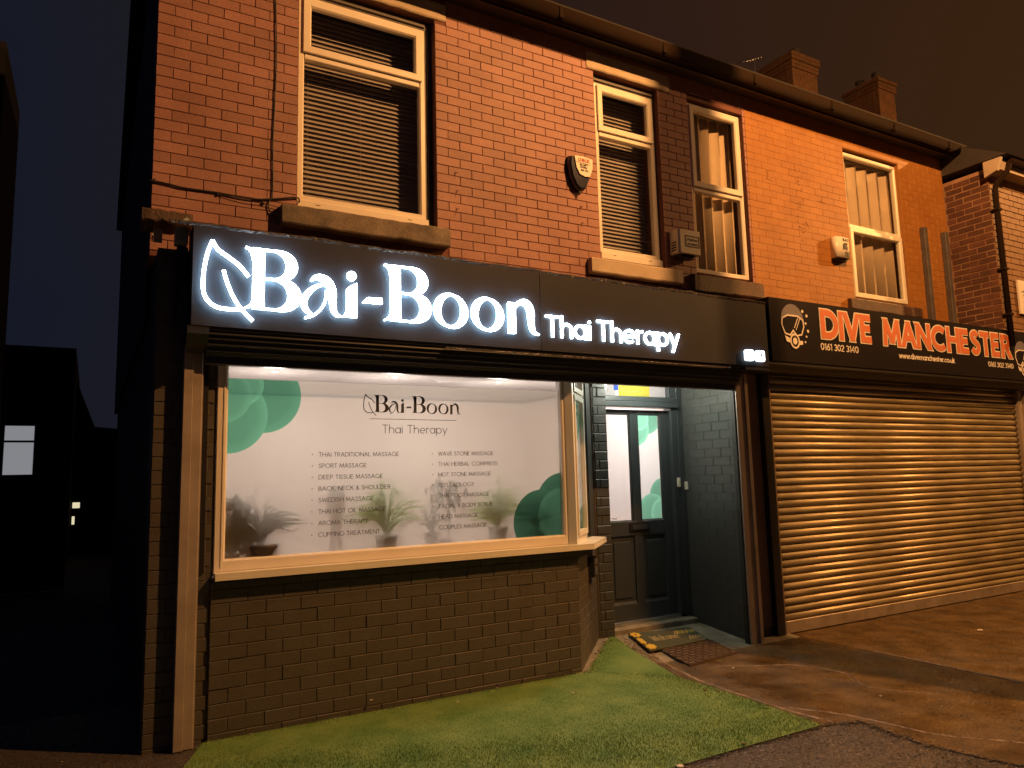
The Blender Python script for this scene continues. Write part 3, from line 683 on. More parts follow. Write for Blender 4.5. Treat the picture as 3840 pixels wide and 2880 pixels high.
irregular_block(5.050, 6.060, -0.080, 0.12, 3.555, 3.735, amp=.012).build('window_sill', m_darkstone, shop, 'black crumbling stone sill')
# windows
def member(mb, x0, x1, z0, z1, y, d=0.05, ch=0.006): mb.box(x0, x1, y, y + d, z0, z1, ch=ch)
def rect_frame(mb, x0, x1, z0, z1, w, y, d, wb=None, ch=0.006):
    """mitred frame of four members with a sloped inner lip"""
    wb = wb or w
    o = [(x0, z0), (x1, z0), (x1, z1), (x0, z1)]; i_ = [(x0 + w, z0 + wb), (x1 - w, z0 + wb), (x1 - w, z1 - w), (x0 + w, z1 - w)]
    s_ = 0.012; i2 = [(x0 + w - s_, z0 + wb - s_), (x1 - w + s_, z0 + wb - s_), (x1 - w + s_, z1 - w + s_), (x0 + w - s_, z1 - w + s_)]
    c = 0.004; o2 = [(x0 + c, z0 + c), (x1 - c, z0 + c), (x1 - c, z1 - c), (x0 + c, z1 - c)]
    loops = [[(p[0], y + d, p[1]) for p in o], [(p[0], y + c, p[1]) for p in o], [(p[0], y, p[1]) for p in o2], [(p[0], y, p[1]) for p in i2], [(p[0], y + s_, p[1]) for p in i_], [(p[0], y + d, p[1]) for p in i_]]
    b = len(mb.v)
    for lp in loops: mb.v += [T(*p) for p in lp]
    for a in range(6):
        a2 = (a + 1) % 6
        for k in range(4):
            j = (k + 1) % 4; mb.face([b + a * 4 + k, b + a * 4 + j, b + a2 * 4 + j, b + a2 * 4 + k])
def upvc_window(parent, x0, x1, z0, z1, zt, y, sash_top=True, sash_bottom=False, cill=0.0, mat=m_upvc, gm=m_uglass):
    fr = MB(); rect_frame(fr, x0, x1, z0, z1, 0.050, y, 0.06, wb=0.05)
    fr.box(x0 + 0.051, x1 - 0.051, y, y + 0.06, zt - 0.022, zt + 0.022, ch=0.004)
    f = fr.build('window', mat, parent)
    f['_o'] = parent['_o']
    def sub(mb, nm, mt):
        me = mb.mesh(nm); me.materials.append(mt); o = bpy.data.objects.new(nm, me); COL.objects.link(o); o.parent = f
        o.matrix_parent_inverse = Matrix(); return o
    def pane(a, b, c, d, yy): sub(MB().box(a, b, yy, yy + 0.006, c, d), 'pane', gm)
    if sash_top:
        s_ = MB(); rect_frame(s_, x0 + 0.034, x1 - 0.030, zt + 0.026, z1 - 0.030, 0.066, y - 0.022, 0.05); sub(s_, 'sash', mat)
        pane(x0 + 0.09, x1 - 0.09, zt + 0.07, z1 - 0.08, y + 0.005)
    else: pane(x0 + 0.045, x1 - 0.045, zt + 0.018, z1 - 0.045, y + 0.025)
    if sash_bottom:
        s_ = MB(); rect_frame(s_, x0 + 0.030, x1 - 0.030, z0 + 0.030, zt - 0.026, 0.062, y - 0.022, 0.05); sub(s_, 'sash', mat)
        pane(x0 + 0.08, x1 - 0.08, z0 + 0.08, zt - 0.07, y + 0.005)
    else: pane(x0 + 0.045, x1 - 0.045, z0 + 0.045, zt - 0.018, y + 0.025)
    if cill: 
        s_ = MB(); s_.box(x0 - 0.004, x1 + 0.014, y - 0.030, y + 0.05, z0 - cill, z0 - 0.001, ch=0.006)
        for xx in (x0 + .16, x1 - .16): sub(MB().box(xx - .018, xx + .018, y - .0312, y - .0302, z0 - .030, z0 - .025), 'drain_slot', m_black)
        sub(s_, 'sill', mat)
    return f
upvc_window(shop, 1.026, 2.122, 3.895, 5.640, 5.118, 0.07, True, False, 0.085)
upvc_window(shop, 3.955, 4.722, 3.862, 5.630, 5.092, 0.07, True, False, 0.075)
upvc_window(shop, 5.175, 6.040 - .06, 3.795, 5.705, 4.725, 0.05, True, False, 0.0)
# old timber box frame at the right reveals and heads
tb = MB(); tb.box(2.126, 2.193, 0.085, 0.20, 3.80, 5.728); tb.box(2.150, 2.162, 0.070, 0.0845, 3.80, 5.70); tb.box(1.012, 2.124, 0.080, 0.20, 5.645, 5.728); tb.box(1.012, 2.124, 0.062, 0.0795, 5.668, 5.690)
tb.build('window_box_frame', m_timber, shop)
tb = MB(); tb.box(4.726, 4.7345, 0.065, 0.20, 3.76, 5.708); tb.box(3.916, 4.724, 0.080, 0.20, 5.634, 5.708); tb.box(3.916, 4.724, 0.062, 0.0795, 5.652, 5.676)
tb.build('window_box_frame', m_timber, shop)
# dark rooms behind the upper windows
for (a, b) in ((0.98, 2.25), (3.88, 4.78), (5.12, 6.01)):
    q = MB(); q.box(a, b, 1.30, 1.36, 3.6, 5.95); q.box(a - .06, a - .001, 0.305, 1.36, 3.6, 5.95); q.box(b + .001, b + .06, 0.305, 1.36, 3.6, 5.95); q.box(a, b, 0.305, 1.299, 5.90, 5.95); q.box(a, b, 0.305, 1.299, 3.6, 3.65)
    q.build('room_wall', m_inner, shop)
# venetian blinds
def venetian(x0, x1, z0, z1, y, label):
    t = thing('venetian_blind', ((x0 + x1) / 2, y, z0), label, 'blind', 'slatted blinds behind the upstairs windows')
    prof = [(-.023, -.0135), (-.012, -.002), (0, .0035), (.012, .0035), (.023, -.001)]
    an_ = math.radians(58)
    pr = [(-.025 + 0.0, 0)]
    me0 = None; z = z1
    while z > z0:
        if me0 is None:
            b = MB(); g0 = globals()['T']; mode(TR)
            P = [(math.cos(an_) * p - math.sin(an_) * q * -1, math.sin(an_) * p + q) for p, q in prof]
            P = [(p, q) for p, q in P]
            th = .0009; poly = P + [(p, q - th) for p, q in P[::-1]]
            b.prism(poly, 'x', -(x1 - x0) / 2, (x1 - x0) / 2); me0 = b.mesh('slat'); me0.materials.append(m_blind); mode(g0)
        o = bpy.data.objects.new('slat', me0); COL.objects.link(o); o.location = T((x0 + x1) / 2, y, z); o.rotation_euler = (random.uniform(-.05, .05), 0, 0); adopt(o, t); z -= 0.0405
    for xx in (x0 + .12, (x0 + x1) / 2, x1 - .12):
        MB().box(xx - .001, xx + .001, y - .026, y - .025, z0, z1).build('cord', m_blind, t)
venetian(1.03, 2.17, 3.86, 5.62, 0.275, 'cream slatted blind behind the large upper left window')
venetian(3.97, 4.76, 3.82, 5.60, 0.275, 'cream slatted blind behind the narrow upper window, right of the bell box marked CHECK')
# vertical blind fabric in the third window
def vblind(xs, z0, z1, y, w, rot, label, name='vertical_blind'):
    t = thing(name, (xs[0], y, z0), label, 'blind', 'vertical fabric blinds upstairs')
    b = MB(); b.box(xs[0] - w / 2, xs[-1] + w / 2, y - .02, y + .02, z1 + .005, z1 + .04); b.build('head_rail', m_upvc, t)
    for x in xs:
        r = math.radians(rot + random.uniform(-4, 4)); dx, dy = math.cos(r) * w / 2, math.sin(r) * w / 2
        b = MB(); b.prism([(x - dx, y - dy), (x - dx * .3, y - dy * .3 + .004), (x + dx * .3, y + dy * .3 + .004), (x + dx, y + dy), (x + dx, y + dy + .001), (x - dx, y - dy + .001)], 'z', z0, z1, True)
        b.build('slat', m_vblind, t)
    return t
vblind([5.27, 5.40, 5.54, 5.70, 5.85], 3.83, 5.66, 0.21, 0.19, -20, 'beige vertical fabric blind behind the window between the two shops')
# eaves, gutter, roof of the terrace
eb = MB(); eb.box(-0.05, 10.06, -0.165, 0.002, 5.945, 5.97); eb.box(-0.05, 10.06, -0.185, -0.166, 5.91, 6.06)
t = thing('terrace_roof', (5, 3.5, 6.0), 'dark slate roof over the brick terrace with black eaves boards', 'roof')
eb.build('eaves_board', m_board, t)
MB().prism([(-0.26, 6.09), (3.9, 8.74), (8.1, 6.09), (8.1, 5.99), (3.9, 8.62), (-0.22, 6.03)], 'x', -0.08, 10.08).build('slate_slope', m_roof, t)
gp = [(-.245 - .055 + .055 * math.cos(a), 5.955 + .055 * math.sin(a)) for a in [math.pi + math.pi * k / 8 for k in range(9)]]
gpo = gp + [(p[0] * 1.0 + (.006 if p[0] < -.3 else -.006), p[1] + .004) for p in gp[::-1]]
g = thing('gutter', (5, -.3, 5.9), 'long black gutter under the terrace eaves above both shops', 'gutter')
MB().prism([(-0.190, 6.040), (-0.190, 5.945), (-0.212, 5.914), (-0.240, 5.902), (-0.272, 5.912), (-0.296, 5.945), (-0.300, 6.040), (-0.290, 6.046), (-0.285, 6.035), (-0.285, 5.960), (-0.242, 5.918), (-0.202, 5.955), (-0.200, 6.040)], 'x', -0.06, 10.02, True).build('channel', m_blackp, g)
for xx in (0.8, 2.05, 3.35, 4.6, 5.9, 7.2, 8.4, 9.6):
    MB().box(xx - .02, xx + .02, -.306, -.1852, 5.925, 6.03).build('bracket', m_blackp, g)
# chimneys
m_cbrick = M('sooty chimney brick', (0.085, 0.036, 0.010), 0.85, col2=(0.045, 0.020, 0.007), scale=4, bump=0.5, fine=0.2)
def chimney(x0, x1, y0, y1, zb, zt, label):
    t = thing('chimney', ((x0 + x1) / 2, (y0 + y1) / 2, zb), label, 'chimney', 'brick chimney stacks on the terrace roof')
    MB().box(x0 + .008, x1 - .008, y0 + .008, y1 - .008, zb, zt).build('stack', m_mortar, t)
    k = 0; z = zb; b = MB()
    while z < zt - .05:
        top = zt - z; o_ = 0.0 if top > .36 else (.03 if top > .20 else .055)
        x = x0 - o_ - (HB if k % 2 else 0)
        while x < x1 + o_:
            a_, c_ = max(x, x0 - o_), min(x + BL, x1 + o_)
            if c_ - a_ > .03: b.box(a_ + .004, c_ - .004, y0 - o_, y0 + .1, z + .004, z + CH - .004, ch=.003)
            x += BL
        y = y0 - o_ + .102 - (HB if k % 2 else 0)
        while y < y1 + o_:
            a_, c_ = max(y, y0 - o_ + .102), min(y + BL, y1 + o_)
            if c_ - a_ > .03: b.box(x0 - o_, x0 + .1, a_ + .004, c_ - .004, z + .004, z + CH - .004, ch=.003)
            y += BL
        z += CH; k += 1
    b.build('bricks', m_cbrick, t, kind='stuff')
    for yy in (y0 + .2, y1 - .2):
        MB().lathe(((x0 + x1) / 2, yy, zt), [(.12, 0), (.11, .04), (.095, .20), (.105, .22), (.08, .23)], 14).build('chimney_pot', m_house, t)
chimney(11.42, 12.16, 3.5, 4.25, 8.2, 9.92, 'nearer brick chimney stack above the orange wall, lit along its edge')
chimney(14.17, 14.75, 3.5, 4.3, 8.2, 10.12, 'farther, darker brick chimney stack on the right of the roof')
t = thing('aerial', (10.2, 3.4, 8.6), 'small television aerial standing on the roof left of the chimneys', 'aerial')
a = MB(); a.tube([(10.35, 3.5, 8.3), (10.35, 3.5, 9.48)], .012); a.build('mast', m_metal, t)
a = MB(); a.tube([(10.02, 3.5, 9.30), (10.42, 3.5, 9.50)], .010)
for k in range(6):
    f_ = k / 5; x = 10.03 + .38 * f_; z = 9.305 + .19 * f_; a.tube([(x, 3.38, z - .05), (x, 3.62, z + .05)], .006, 5)
a.build('antenna', m_metal, t)

# ------------------------------------------------ dive shop building
dive = thing('shop_building', (8.0, 0.2, 0.1), 'orange painted brick shop house with one upstairs window above the dive shop', 'building')
H4 = [(7.735, 8.86, 3.745, 5.69)]
h4 = H4 + [(7.60, 9.02, 3.60, 3.745)]
wm = MB(); wall_with_holes(wm, 6.0205, 9.872, 0.0025, 0.30, 3.30, 6.25, H4); wm.build('wall', m_omortar, dive)
jobs = brick_jobs([(6.02, 7.735, 1), (8.86, 9.87, 0)], 3.50, 6.02, -10, 23, True, h4)
for (za, zb) in ((5.69, 6.02), (3.40, 3.60)): jobs += brick_jobs([(7.735, 8.86, 1)], za, zb, -10, 23, True, [(0, 20, -1, za), (0, 20, zb, 9)])
lay(jobs, dive, m_obrick, 0.0, 'brick', jitter=.0010, lim_ch=.0010)
st_ = MB()
for i in range(46):
    zz = random.choice((random.uniform(4.95, 5.25), random.uniform(4.35, 4.85), random.uniform(4.2, 5.2))); xx = 6.86 + random.gauss(0, .035); s_ = random.uniform(.003, .010)
    st_.prism([(xx + s_ * random.uniform(.4, 1.3) * math.cos(a), zz + s_ * random.uniform(.5, 1.6) * math.sin(a)) for a in [k * 1.2566 for k in range(5)]], 'y', -.0028, .001)
for (xa, za, xb, zb) in ((6.30, 5.02, 6.42, 5.00), (6.33, 5.12, 6.335, 5.03), (6.93, 4.60, 6.99, 4.52), (6.80, 4.52, 6.93, 4.50), (7.2, 4.9, 7.32, 4.88)): st_.ribbon([(xa, za), ((xa + xb) / 2, (za + zb) / 2 + .004), (xb, zb)], [.006, .004, .001], -.0028, .002)
st_.build('stain_marks', m_mortar, dive, kind='stuff')
irregular_block(7.585, 9.010, -0.06, 0.12, 3.600, 3.735, amp=.005).build('window_sill', m_darkstone, dive)
upvc_window(dive, 7.770, 8.880, 3.760, 5.665, 4.705, 0.05, False, True, 0.0, m_cream)
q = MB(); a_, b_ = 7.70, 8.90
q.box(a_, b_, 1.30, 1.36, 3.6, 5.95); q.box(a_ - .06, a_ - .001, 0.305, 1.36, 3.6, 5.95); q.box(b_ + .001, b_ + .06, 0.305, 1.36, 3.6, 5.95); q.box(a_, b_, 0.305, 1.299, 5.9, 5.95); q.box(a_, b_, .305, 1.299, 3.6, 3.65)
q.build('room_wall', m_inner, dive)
vblind([7.84, 8.06, 8.28, 8.50, 8.72], 3.80, 5.60, 0.185, 0.25, -20, 'beige vertical blind of wide slats behind the window over the dive shop')
for (x, nm) in ((9.24, 'dark timber batten fixed to the orange wall, nearer the window'), (9.72, 'peeling timber batten fixed to the orange wall next to the drainpipe')):
    t = thing('wall_batten', (x, -0.03, 3.6), nm, 'batten', 'battens on the orange wall')
    bb = MB(); bb.box(x - .035, x + .035, -.07, -.001, 3.52, 4.86, ch=.004); bb.build('batten', m_timber, t)
    bb = MB(); bb.box(x + .0355, x + .10, -.03, -.001, 3.52, 4.86, ch=.003); bb.build('pale_strip', m_stone, t)  # paler strip along the right side of the darker batten

# ------------------------------------------------ third building, standing forward
third = thing('shop_building', (11, -0.3, 0.1), 'farther shop house with weathered brick side and a black drainpipe at its corner', 'building')
MB().box(9.8915, 16, -0.572, 6, 3.42, 5.60).build('wall', m_rmortar, third)
jj = []
for k in range(0, 26):
    zb = 3.44 + k * .0814
    y = -0.575 + (0 if k % 2 else .11)
    if k % 2 == 0: jj.append((-0.575 + .052, zb + .04, .104, .0735))
    while y < -.02:
        w = min(.225, -.0 - y); 
        if w > .05: jj.append((y + w / 2, zb + .04, w - .012, .0695))
        y += .225
lay([(j[0], j[1], j[2], .0685) for j in jj], third, m_rbrick, 0, 'brick', facing='x', x_fix=9.888, jitter=.003, depth=.02)
m_cbrick2 = M('dull orange brick', (0.19, 0.085, 0.018), 0.7, col2=(0.14, 0.06, 0.012), scale=3, bump=0.5, fine=0.15)
fb = MB()
for k in range(0, 24):
    zb = 3.45 + k * .0814; x = 9.90 - (.1125 if k % 2 else 0)
    while x < 11.6:
        a_, c_ = max(x, 9.90), x + .225
        fb.box(a_ + .003, c_ - .005, -0.580 + random.uniform(-.003, .002), -.55, zb + .003, zb + .0765, ch=.003); x += .225
fb.build('bricks', m_cbrick2, third, kind='stuff')
MB().box(9.86, 16, -0.75, -0.5725, 5.52, 5.66).build('eaves_board', m_lintel, third)
MB().prism([(-0.58, 5.45), (-0.58, 5.66), (-0.80, 5.66), (-0.74, 5.50)], 'x', 9.80, 9.858).build('bargeboard_end', m_lintel, third)
MB().prism([(-0.85, 5.70), (2.5, 7.6), (5.9, 5.7)], 'x', 9.86, 16).build('roof', m_roof, third)
t = thing('drainpipe', (9.93, -.63, 3.4), 'black drainpipe running down the corner of the weathered brick wall', 'drainpipe')
p = MB(); p.tube([(10.03, -.79, 5.62), (10.00, -.76, 5.50), (9.93, -.66, 5.38), (9.915, -.635, 5.28), (9.915, -.635, 3.2)], .036, 10); p.build('pipe', m_blackp, t)
for z in (5.0, 4.2, 3.6): MB().box(9.87, 9.962, -.675, -.582, z, z + .03).build('bracket', m_blackp, t)
MB().tube([(10.03, -.80, 5.64), (16, -.80, 5.64)], .05, 10).build('gutter', m_blackp, t)
t = thing('eyelash_sign', (10.7, -.61, 3.9), 'white square sign with a curved black eyelash on the far brick wall', 'sign')
MB().box(10.28, 11.0, -.61, -.583, 3.66, 4.12, ch=.003).build('board', m_white, t)
q = MB()
q.ribbon(arc(10.62, 4.00, .22, .10, 190, 350, 12), .018, -.613, .002)
for k in range(9):
    a0 = math.radians(195 + k * 18); p0 = (10.62 + .22 * math.cos(a0), 4.00 + .10 * math.sin(a0)); q.ribbon([p0, (p0[0] + .09 * math.cos(a0), p0[1] + .075 * math.sin(a0))], [.012, .003], -.6135, .002)
q.build('lash_print', m_black, t)

# ------------------------------------------------ small things on the upper walls
t = thing('alarm_box', (3.66, -.03, 4.5), 'shield shaped bell box with cream cover marked CHECK and a blue black base', 'alarm box')
outl = [(3.555, 4.712), (3.68, 4.722), (3.795, 4.712), (3.80, 4.64), (3.765, 4.52), (3.715, 4.415), (3.660, 4.395), (3.61, 4.43), (3.565, 4.52), (3.545, 4.64)]
cx_, cz_ = 3.67, 4.57
def shield(mb, P, layers):
    rings = []
    for (s_, y) in layers: rings.append(len(mb.v)); mb.v += [T(cx_ + (p[0] - cx_) * s_, y, cz_ + (p[1] - cz_) * s_) for p in P]
    n = len(P)
    for a, b in zip(rings, rings[1:]):
        for k in range(n): j = (k + 1) % n; mb.face([a + k, a + j, b + j, b + k], True)
    mb.face([rings[-1] + k for k in range(n)]); mb.face([rings[0] + k for k in range(n)][::-1])
q = MB(); shield(q, outl, [(1.06, -.001), (1.06, -.035), (1.0, -.065), (.93, -.078)]); q.build('base', M('blue black plastic', (.012, .016, .045), .22, bump=0), t)
q = MB(); q.prism([(3.585, 4.712), (3.69, 4.720), (3.792, 4.708), (3.790, 4.62), (3.755, 4.53), (3.70, 4.522), (3.640, 4.540), (3.605, 4.60)], 'y', -.090, -.060); q.build('cover', m_upvc, t)
q = MB(); text(q, 'CHECK', 3.618, 4.664, .034, .006, -.0925, fit=.135); q.build('lettering', M('red print', (.45, .03, .02), .6, bump=0), t)
q = MB(); q.ribbon([(3.602, 4.655), (3.76, 4.648)], .003, -.0925, .001); text(q, 'SECURITY', 3.640, 4.625, .018, .003, -.0925, fit=.090); text(q, 'SYSTEMS', 3.645, 4.602, .016, .003, -.0925, fit=.08); text(q, '0161 794', 3.650, 4.572, .018, .004, -.0925, fit=.085); q.build('lettering', m_black, t)
MB().box(3.655, 3.667, -.05, -.035, 4.36, 4.40).build('cable_stub', m_cable, t)
t = thing('alarm_box', (4.93, -.06, 3.97), 'boxy cream alarm box in shade with a framed black label', 'alarm box')
q = MB(); q.prism([(4.80, -.001), (4.79, -.13), (4.815, -.142), (5.075, -.142), (5.09, -.13), (5.09, -.001)], 'z', 3.912, 4.160); q.build('case', m_cream, t)
q = MB(); q.prism([(4.835, -.02), (4.835, -.11), (5.03, -.11), (5.03, -.02)], 'z', 3.875, 3.911); q.build('base', m_dark, t)
for k in range(4): MB().box(4.7865, 4.792, -.105, -.035, 3.94 + .027 * k, 3.952 + .027 * k).build('vent_slot', m_black, t)
q = MB(); rect_frame(q, 4.885, 5.065, 3.985, 4.095, .006, -.1445, .002); q.build('label_frame', m_black, t)
q = MB(); text(q, 'Alpha', 4.902, 4.045, .030, .006, -.1445, fit=.14); text(q, 'ALARMS', 4.905, 4.000, .024, .005, -.1445, fit=.14); q.build('lettering', m_black, t)
t = thing('alarm_box', (7.45, -.05, 4.3), 'white alarm box marked EAS beside the window over the dive shop', 'alarm box')
q = MB(); q.prism([(7.345, -.001), (7.325, -.070), (7.35, -.098), (7.45, -.108), (7.56, -.098), (7.60, -.060), (7.60, -.001)], 'z', 4.205, 4.455, True); q.build('case', m_upvc, t)
MB().prism([(7.36, -.001), (7.37, -.07), (7.56, -.07), (7.58, -.001)], 'z', 4.18, 4.204).build('base', m_dark, t)
q = MB(); text(q, 'EAS', 7.435, 4.405, .035, .007, -.112, fit=.105); q.prism([(7.43, 4.30), (7.50, 4.31), (7.50, 4.35), (7.53, 4.38), (7.46, 4.385), (7.43, 4.36)], 'y', -.1125, -.108)
q.ribbon([(7.52, 4.35), (7.50, 4.29)], .008, -.112, .002)
for z in (4.27, 4.25, 4.23): q.ribbon([(7.46, z), (7.55, z)], .006, -.112, .003)
q.build('lettering', m_black, t)
t = thing('wall_cable', (0.83, -.01, 3.8), 'thin black cables hanging down and across the red brick at upper left', 'cable')
q = MB(); q.tube(bez([(.831, -.012, 6.0), (.828, -.012, 5.48), (.840, -.012, 5.0), (.831, -.012, 4.57), (.824, -.012, 4.29), (.827, -.012, 3.90), (.812, -.014, 3.84), (.795, -.014, 3.79), (.815, -.014, 3.73), (.853, -.014, 3.69)], 5), .0055, 6); q.build('downlead', m_cable, t)
q = MB(); q.tube(bez([(-.02, -.012, 3.836), (.10, -.012, 3.830), (.21, -.012, 3.819), (.44, -.012, 3.822), (.68, -.014, 3.815), (.85, -.014, 3.845), (1.01, -.014, 3.882), (1.035, .03, 3.86)], 5), .0065, 6)
q.tube(bez([(.44, -.02, 3.818), (.60, -.02, 3.795), (.78, -.02, 3.79), (.9, -.02, 3.775), (.99, -.02, 3.79)], 4), .003, 5); q.build('cross_cable', m_cable, t)
for (x, z) in ((.015, 3.84), (.44, 3.815), (.76, 3.80)): MB().box(x - .006, x + .006, -.02, .0, z - .012, z + .012).build('clip', m_cable, t)
# old cable nails with rust streaks
for (x, z, w_) in ((2.370, 4.339, 'topmost right of the large window'), (2.381, 4.176, 'middle one right of the large window'), (2.378, 4.012, 'lowest right of the large window'), (3.694, 4.247, 'upper of two under the bell box marked CHECK'), (3.699, 4.086, 'lower of two under the bell box marked CHECK')):
    t = thing('nail_stub', (x, 0, z), 'old nail with a dark stain, ' + w_, 'nail', 'stained nails in the red brick wall')
    MB().tube([(x, .004, z), (x, -.012, z - .002)], .004, 6).build('nail', m_dark, t)
    q = MB(); q.ribbon([(x, z), (x - .012, z - .055)], [.010, .001], -.0022, .001); q.ribbon([(x - .012, z + .012), (x + .028, z + .010)], [.002, .006], -.0024, .001); q.build('stain', m_mortar, t)

# ================================================================== SHOPFRONT (massage shop)
mode(TB)
bay = thing('shopfront', (1.9, 0, 0), 'ground floor shopfront with dark grey painted brick bay, big window and recessed door', 'shopfront')
CHB = 0.0935; BLB = 0.242
# masonry cores
MB().prism([(0.46, -0.073), (3.450, -0.073), (4.163, 0.640), (4.163, 0.75), (4.04, 0.75), (3.37, 0.10), (0.46, 0.10)], 'z', -0.02, 1.035).build('bay_wall', m_gmortar, bay)
MB().box(0.055, 0.459, -0.052, 0.15, -0.02, 3.30).build('corner_pier', m_gmortar, bay)
MB().box(0.056, 0.30, 0.151, 8.2, -0.02, 3.3).build('flank_wall', m_house, bay)
jb = []
k = 0; z = 1.078
while z > -.03:
    zt, zb_ = min(z, 1.034), z - CHB
    x = 0.446 if k % 2 else 0.570
    if k % 2 == 0: jb.append((0.508, (zt + zb_) / 2, .120, zt - zb_ - .004))
    while x < 3.455:
        e_ = min(x + BLB, 3.459)
        if 3.459 - e_ < .06: e_ = 3.459
        jb.append(((x + e_) / 2, (zt + zb_) / 2, e_ - x - .004, zt - zb_ - .004)); x = e_
    z -= CHB; k += 1
lay(jb, bay, m_gbrick, -0.080, 'brick', limit=230, scale=KS, jitter=.0030, lim_ch=.003, depth=.03, key=lambda j: -j[1])
jc = []; k = 0; z = 1.078
while z > -.03:
    zt, zb_ = min(z, 1.028), z - CHB
    x = 0.006
    for w in (([.115] if k % 2 else []) + [BLB] * 6):
        e_ = min(x + w, 0.99)
        if e_ - x > .03: jc.append(((x + e_) / 2, (zt + zb_) / 2, e_ - x - .004, zt - zb_ - .004))
        x = e_
        if x >= .985: break
    z -= CHB; k += 1
lay(jc, bay, m_gbrick, 0, 'brick', limit=65, scale=KS, facing='d', lim_ch=.004, jitter=.002, depth=.03, key=lambda j: -j[1])
# corner pier bricks left of the rail
jp = []; k = 0; z = 3.2
while z > 0.02:
    if k % 2: jp += [(0.057 + .115, z - CHB / 2, .228, CHB - .004), (.291 + .076, z - CHB / 2, .150, CHB - .004)]
    else: jp += [(0.057 + .058, z - CHB / 2, .112, CHB - .004), (.176 + .118, z - CHB / 2, .234, CHB - .004)]
    z -= CHB; k += 1
lay(jp, bay, m_gbrick, -0.060, 'pier_brick', limit=120, scale=KS, lim_ch=.003, depth=.02, key=lambda j: j[1])
# cill board
cl = MB(); cl.prism([(0.462, -0.165), (3.585, -0.165), (4.085, 0.335), (4.0, 0.60), (3.40, 0.06), (0.462, 0.06)], 'z', 1.072, 1.100)
cl.prism([(0.462, -0.168), (3.587, -0.168), (4.088, 0.333), (4.075, 0.345), (3.58, -0.150), (0.462, -0.150)], 'z', 1.052, 1.0715)
cl.build('cill_board', m_cream, bay)
MB().prism([(0.47, -0.05), (3.46, -0.05), (4.10, 0.59), (4.02, 0.66), (3.40, 0.10), (0.47, 0.10)], 'z', 1.036, 1.0515).build('cill_bed', m_dark, bay)
# main window frame
YF = -0.070
bw = MB(); rect_frame(bw, 0.462, 3.416, 1.101, 2.80, 0.072, YF, 0.075, wb=0.082)
bw.box(0.505, 0.512, YF - .006, YF - .0005, 1.13, 2.70)
main = bw.build('shop_window', m_upvc, bay)
def subof(par, mb, nm, mt, label=None):
    me = mb.mesh(nm); me.materials.append(mt); o = bpy.data.objects.new(nm, me); COL.objects.link(o); o.parent = par; o.matrix_parent_inverse = Matrix()
    if label: o['label'] = label
    return o
subof(main, MB().box(0.530, 3.348, -0.030, -0.022, 1.180, 2.74), 'pane', m_glass)
def tbx(x, z): a = TB(x, 0, z); return a[0], a[2]
def circ(x, z, r, tone): a = tbx(x, z); return (a[0], a[1], r * KS, tone)
# keep the discs in a sensible order: big disc first, lighter overlaps last
m_film = film('frosted window film', (0.84, 0.76, 0.68), [circ(.780, 2.335, .275, .80), circ(.538, 2.190, .278, .92), circ(.630, 2.410, .155, 1.10), circ(.500, 2.330, .20, .98), circ(3.370, 1.440, .285, .36), circ(3.140, 1.300, .283, .34), circ(3.350, 1.345, .245, .46)], clear=0.42)
subof(main, MB().poly([(0.531, -0.018, 1.182), (3.347, -0.018, 1.182), (3.347, -0.018, 2.452), (0.531, -0.018, 2.452)]), 'frosted_film', m_film, 'frosted film printed with overlapping green discs')
YT = -0.0205
q = MB()
for it_ in LOGO.values(): draw_logo(q, it_, 1.539 - .312 * .3162, 2.2645 - 0 * .3162, .3162, YT, .0008)
q.ribbon([(1.588, 2.178), (2.334, 2.175)], .0042, YT, .0008)
subof(main, q, 'logo_lettering', m_vinyl)
q = MB(); text(q, 'Thai Therapy', 1.690, 2.065, .068, .0052, YT, fit=.560, sp=.17); subof(main, q, 'lettering', m_vinyl)
LL = ['THAI TRADITIONAL MASSAGE', 'SPORT MASSAGE', 'DEEP TISSUE MASSAGE', 'BACK, NECK & SHOULDER', 'SWEDISH MASSAGE', 'THAI HOT OIL MASSAGE', 'AROMA THERAPY', 'CUPPING TREATMENT']
LR = ['WAVE STONE MASSAGE', 'THAI HERBAL COMPRESS', 'HOT STONE MASSAGE', 'REFLEXOLOGY', 'THAI FOOT MASSAGE', 'FACIAL & BODY SCRUB', 'HEAD MASSAGE', 'COUPLES MASSAGE']
EL = [1.829, 1.562, 1.694, 1.755, 1.618, 1.714, 1.574, 1.669]; ER = [2.676, 2.714, 2.648, 2.489, 2.628, 2.657, 2.518, 2.598]
for (LST, EN, x0, xb) in ((LL, EL, 1.190, 1.143), (LR, ER, 2.166, 2.115)):
    for i, (s_, e_) in enumerate(zip(LST, EN)):
        z = 1.885 - .0847 * i; q = MB(); text(q, s_, x0, z, .0335, .0040, YT, fit=e_ - x0, sp=.20)
        q.prism(arc(xb, z + .017, .0045, .0045, 0, 330, 11), 'y', YT, YT + .0008)
        subof(main, q, 'lettering', m_vinyl2)
# canted side window (on the 45 degree face)
def D(s_, off=0.0): q_ = s_ / 1.41421; return (3.46 + q_ + off / 1.41421, -0.08 + q_ - off / 1.41421)   # off = outward
def dbox(mb, s0, s1, z0, z1, o0, o1):
    mb.prism([D(s0, o1), D(s1, o1), D(s1, o0), D(s0, o0)], 'z', z0, z1)
cw = MB()
dbox(cw, -.058, -.005, 1.101, 2.80, -.06, .012); dbox(cw, -.004, .052, 1.101, 2.80, -.06, .0); dbox(cw, .478, .535, 1.101, 2.80, -.06, .0)
dbox(cw, .0521, .4779, 1.101, 1.172, -.06, .0); dbox(cw, .0521, .4779, 2.418, 2.470, -.06, -.004)
cant = cw.build('side_window', m_cream, bay)
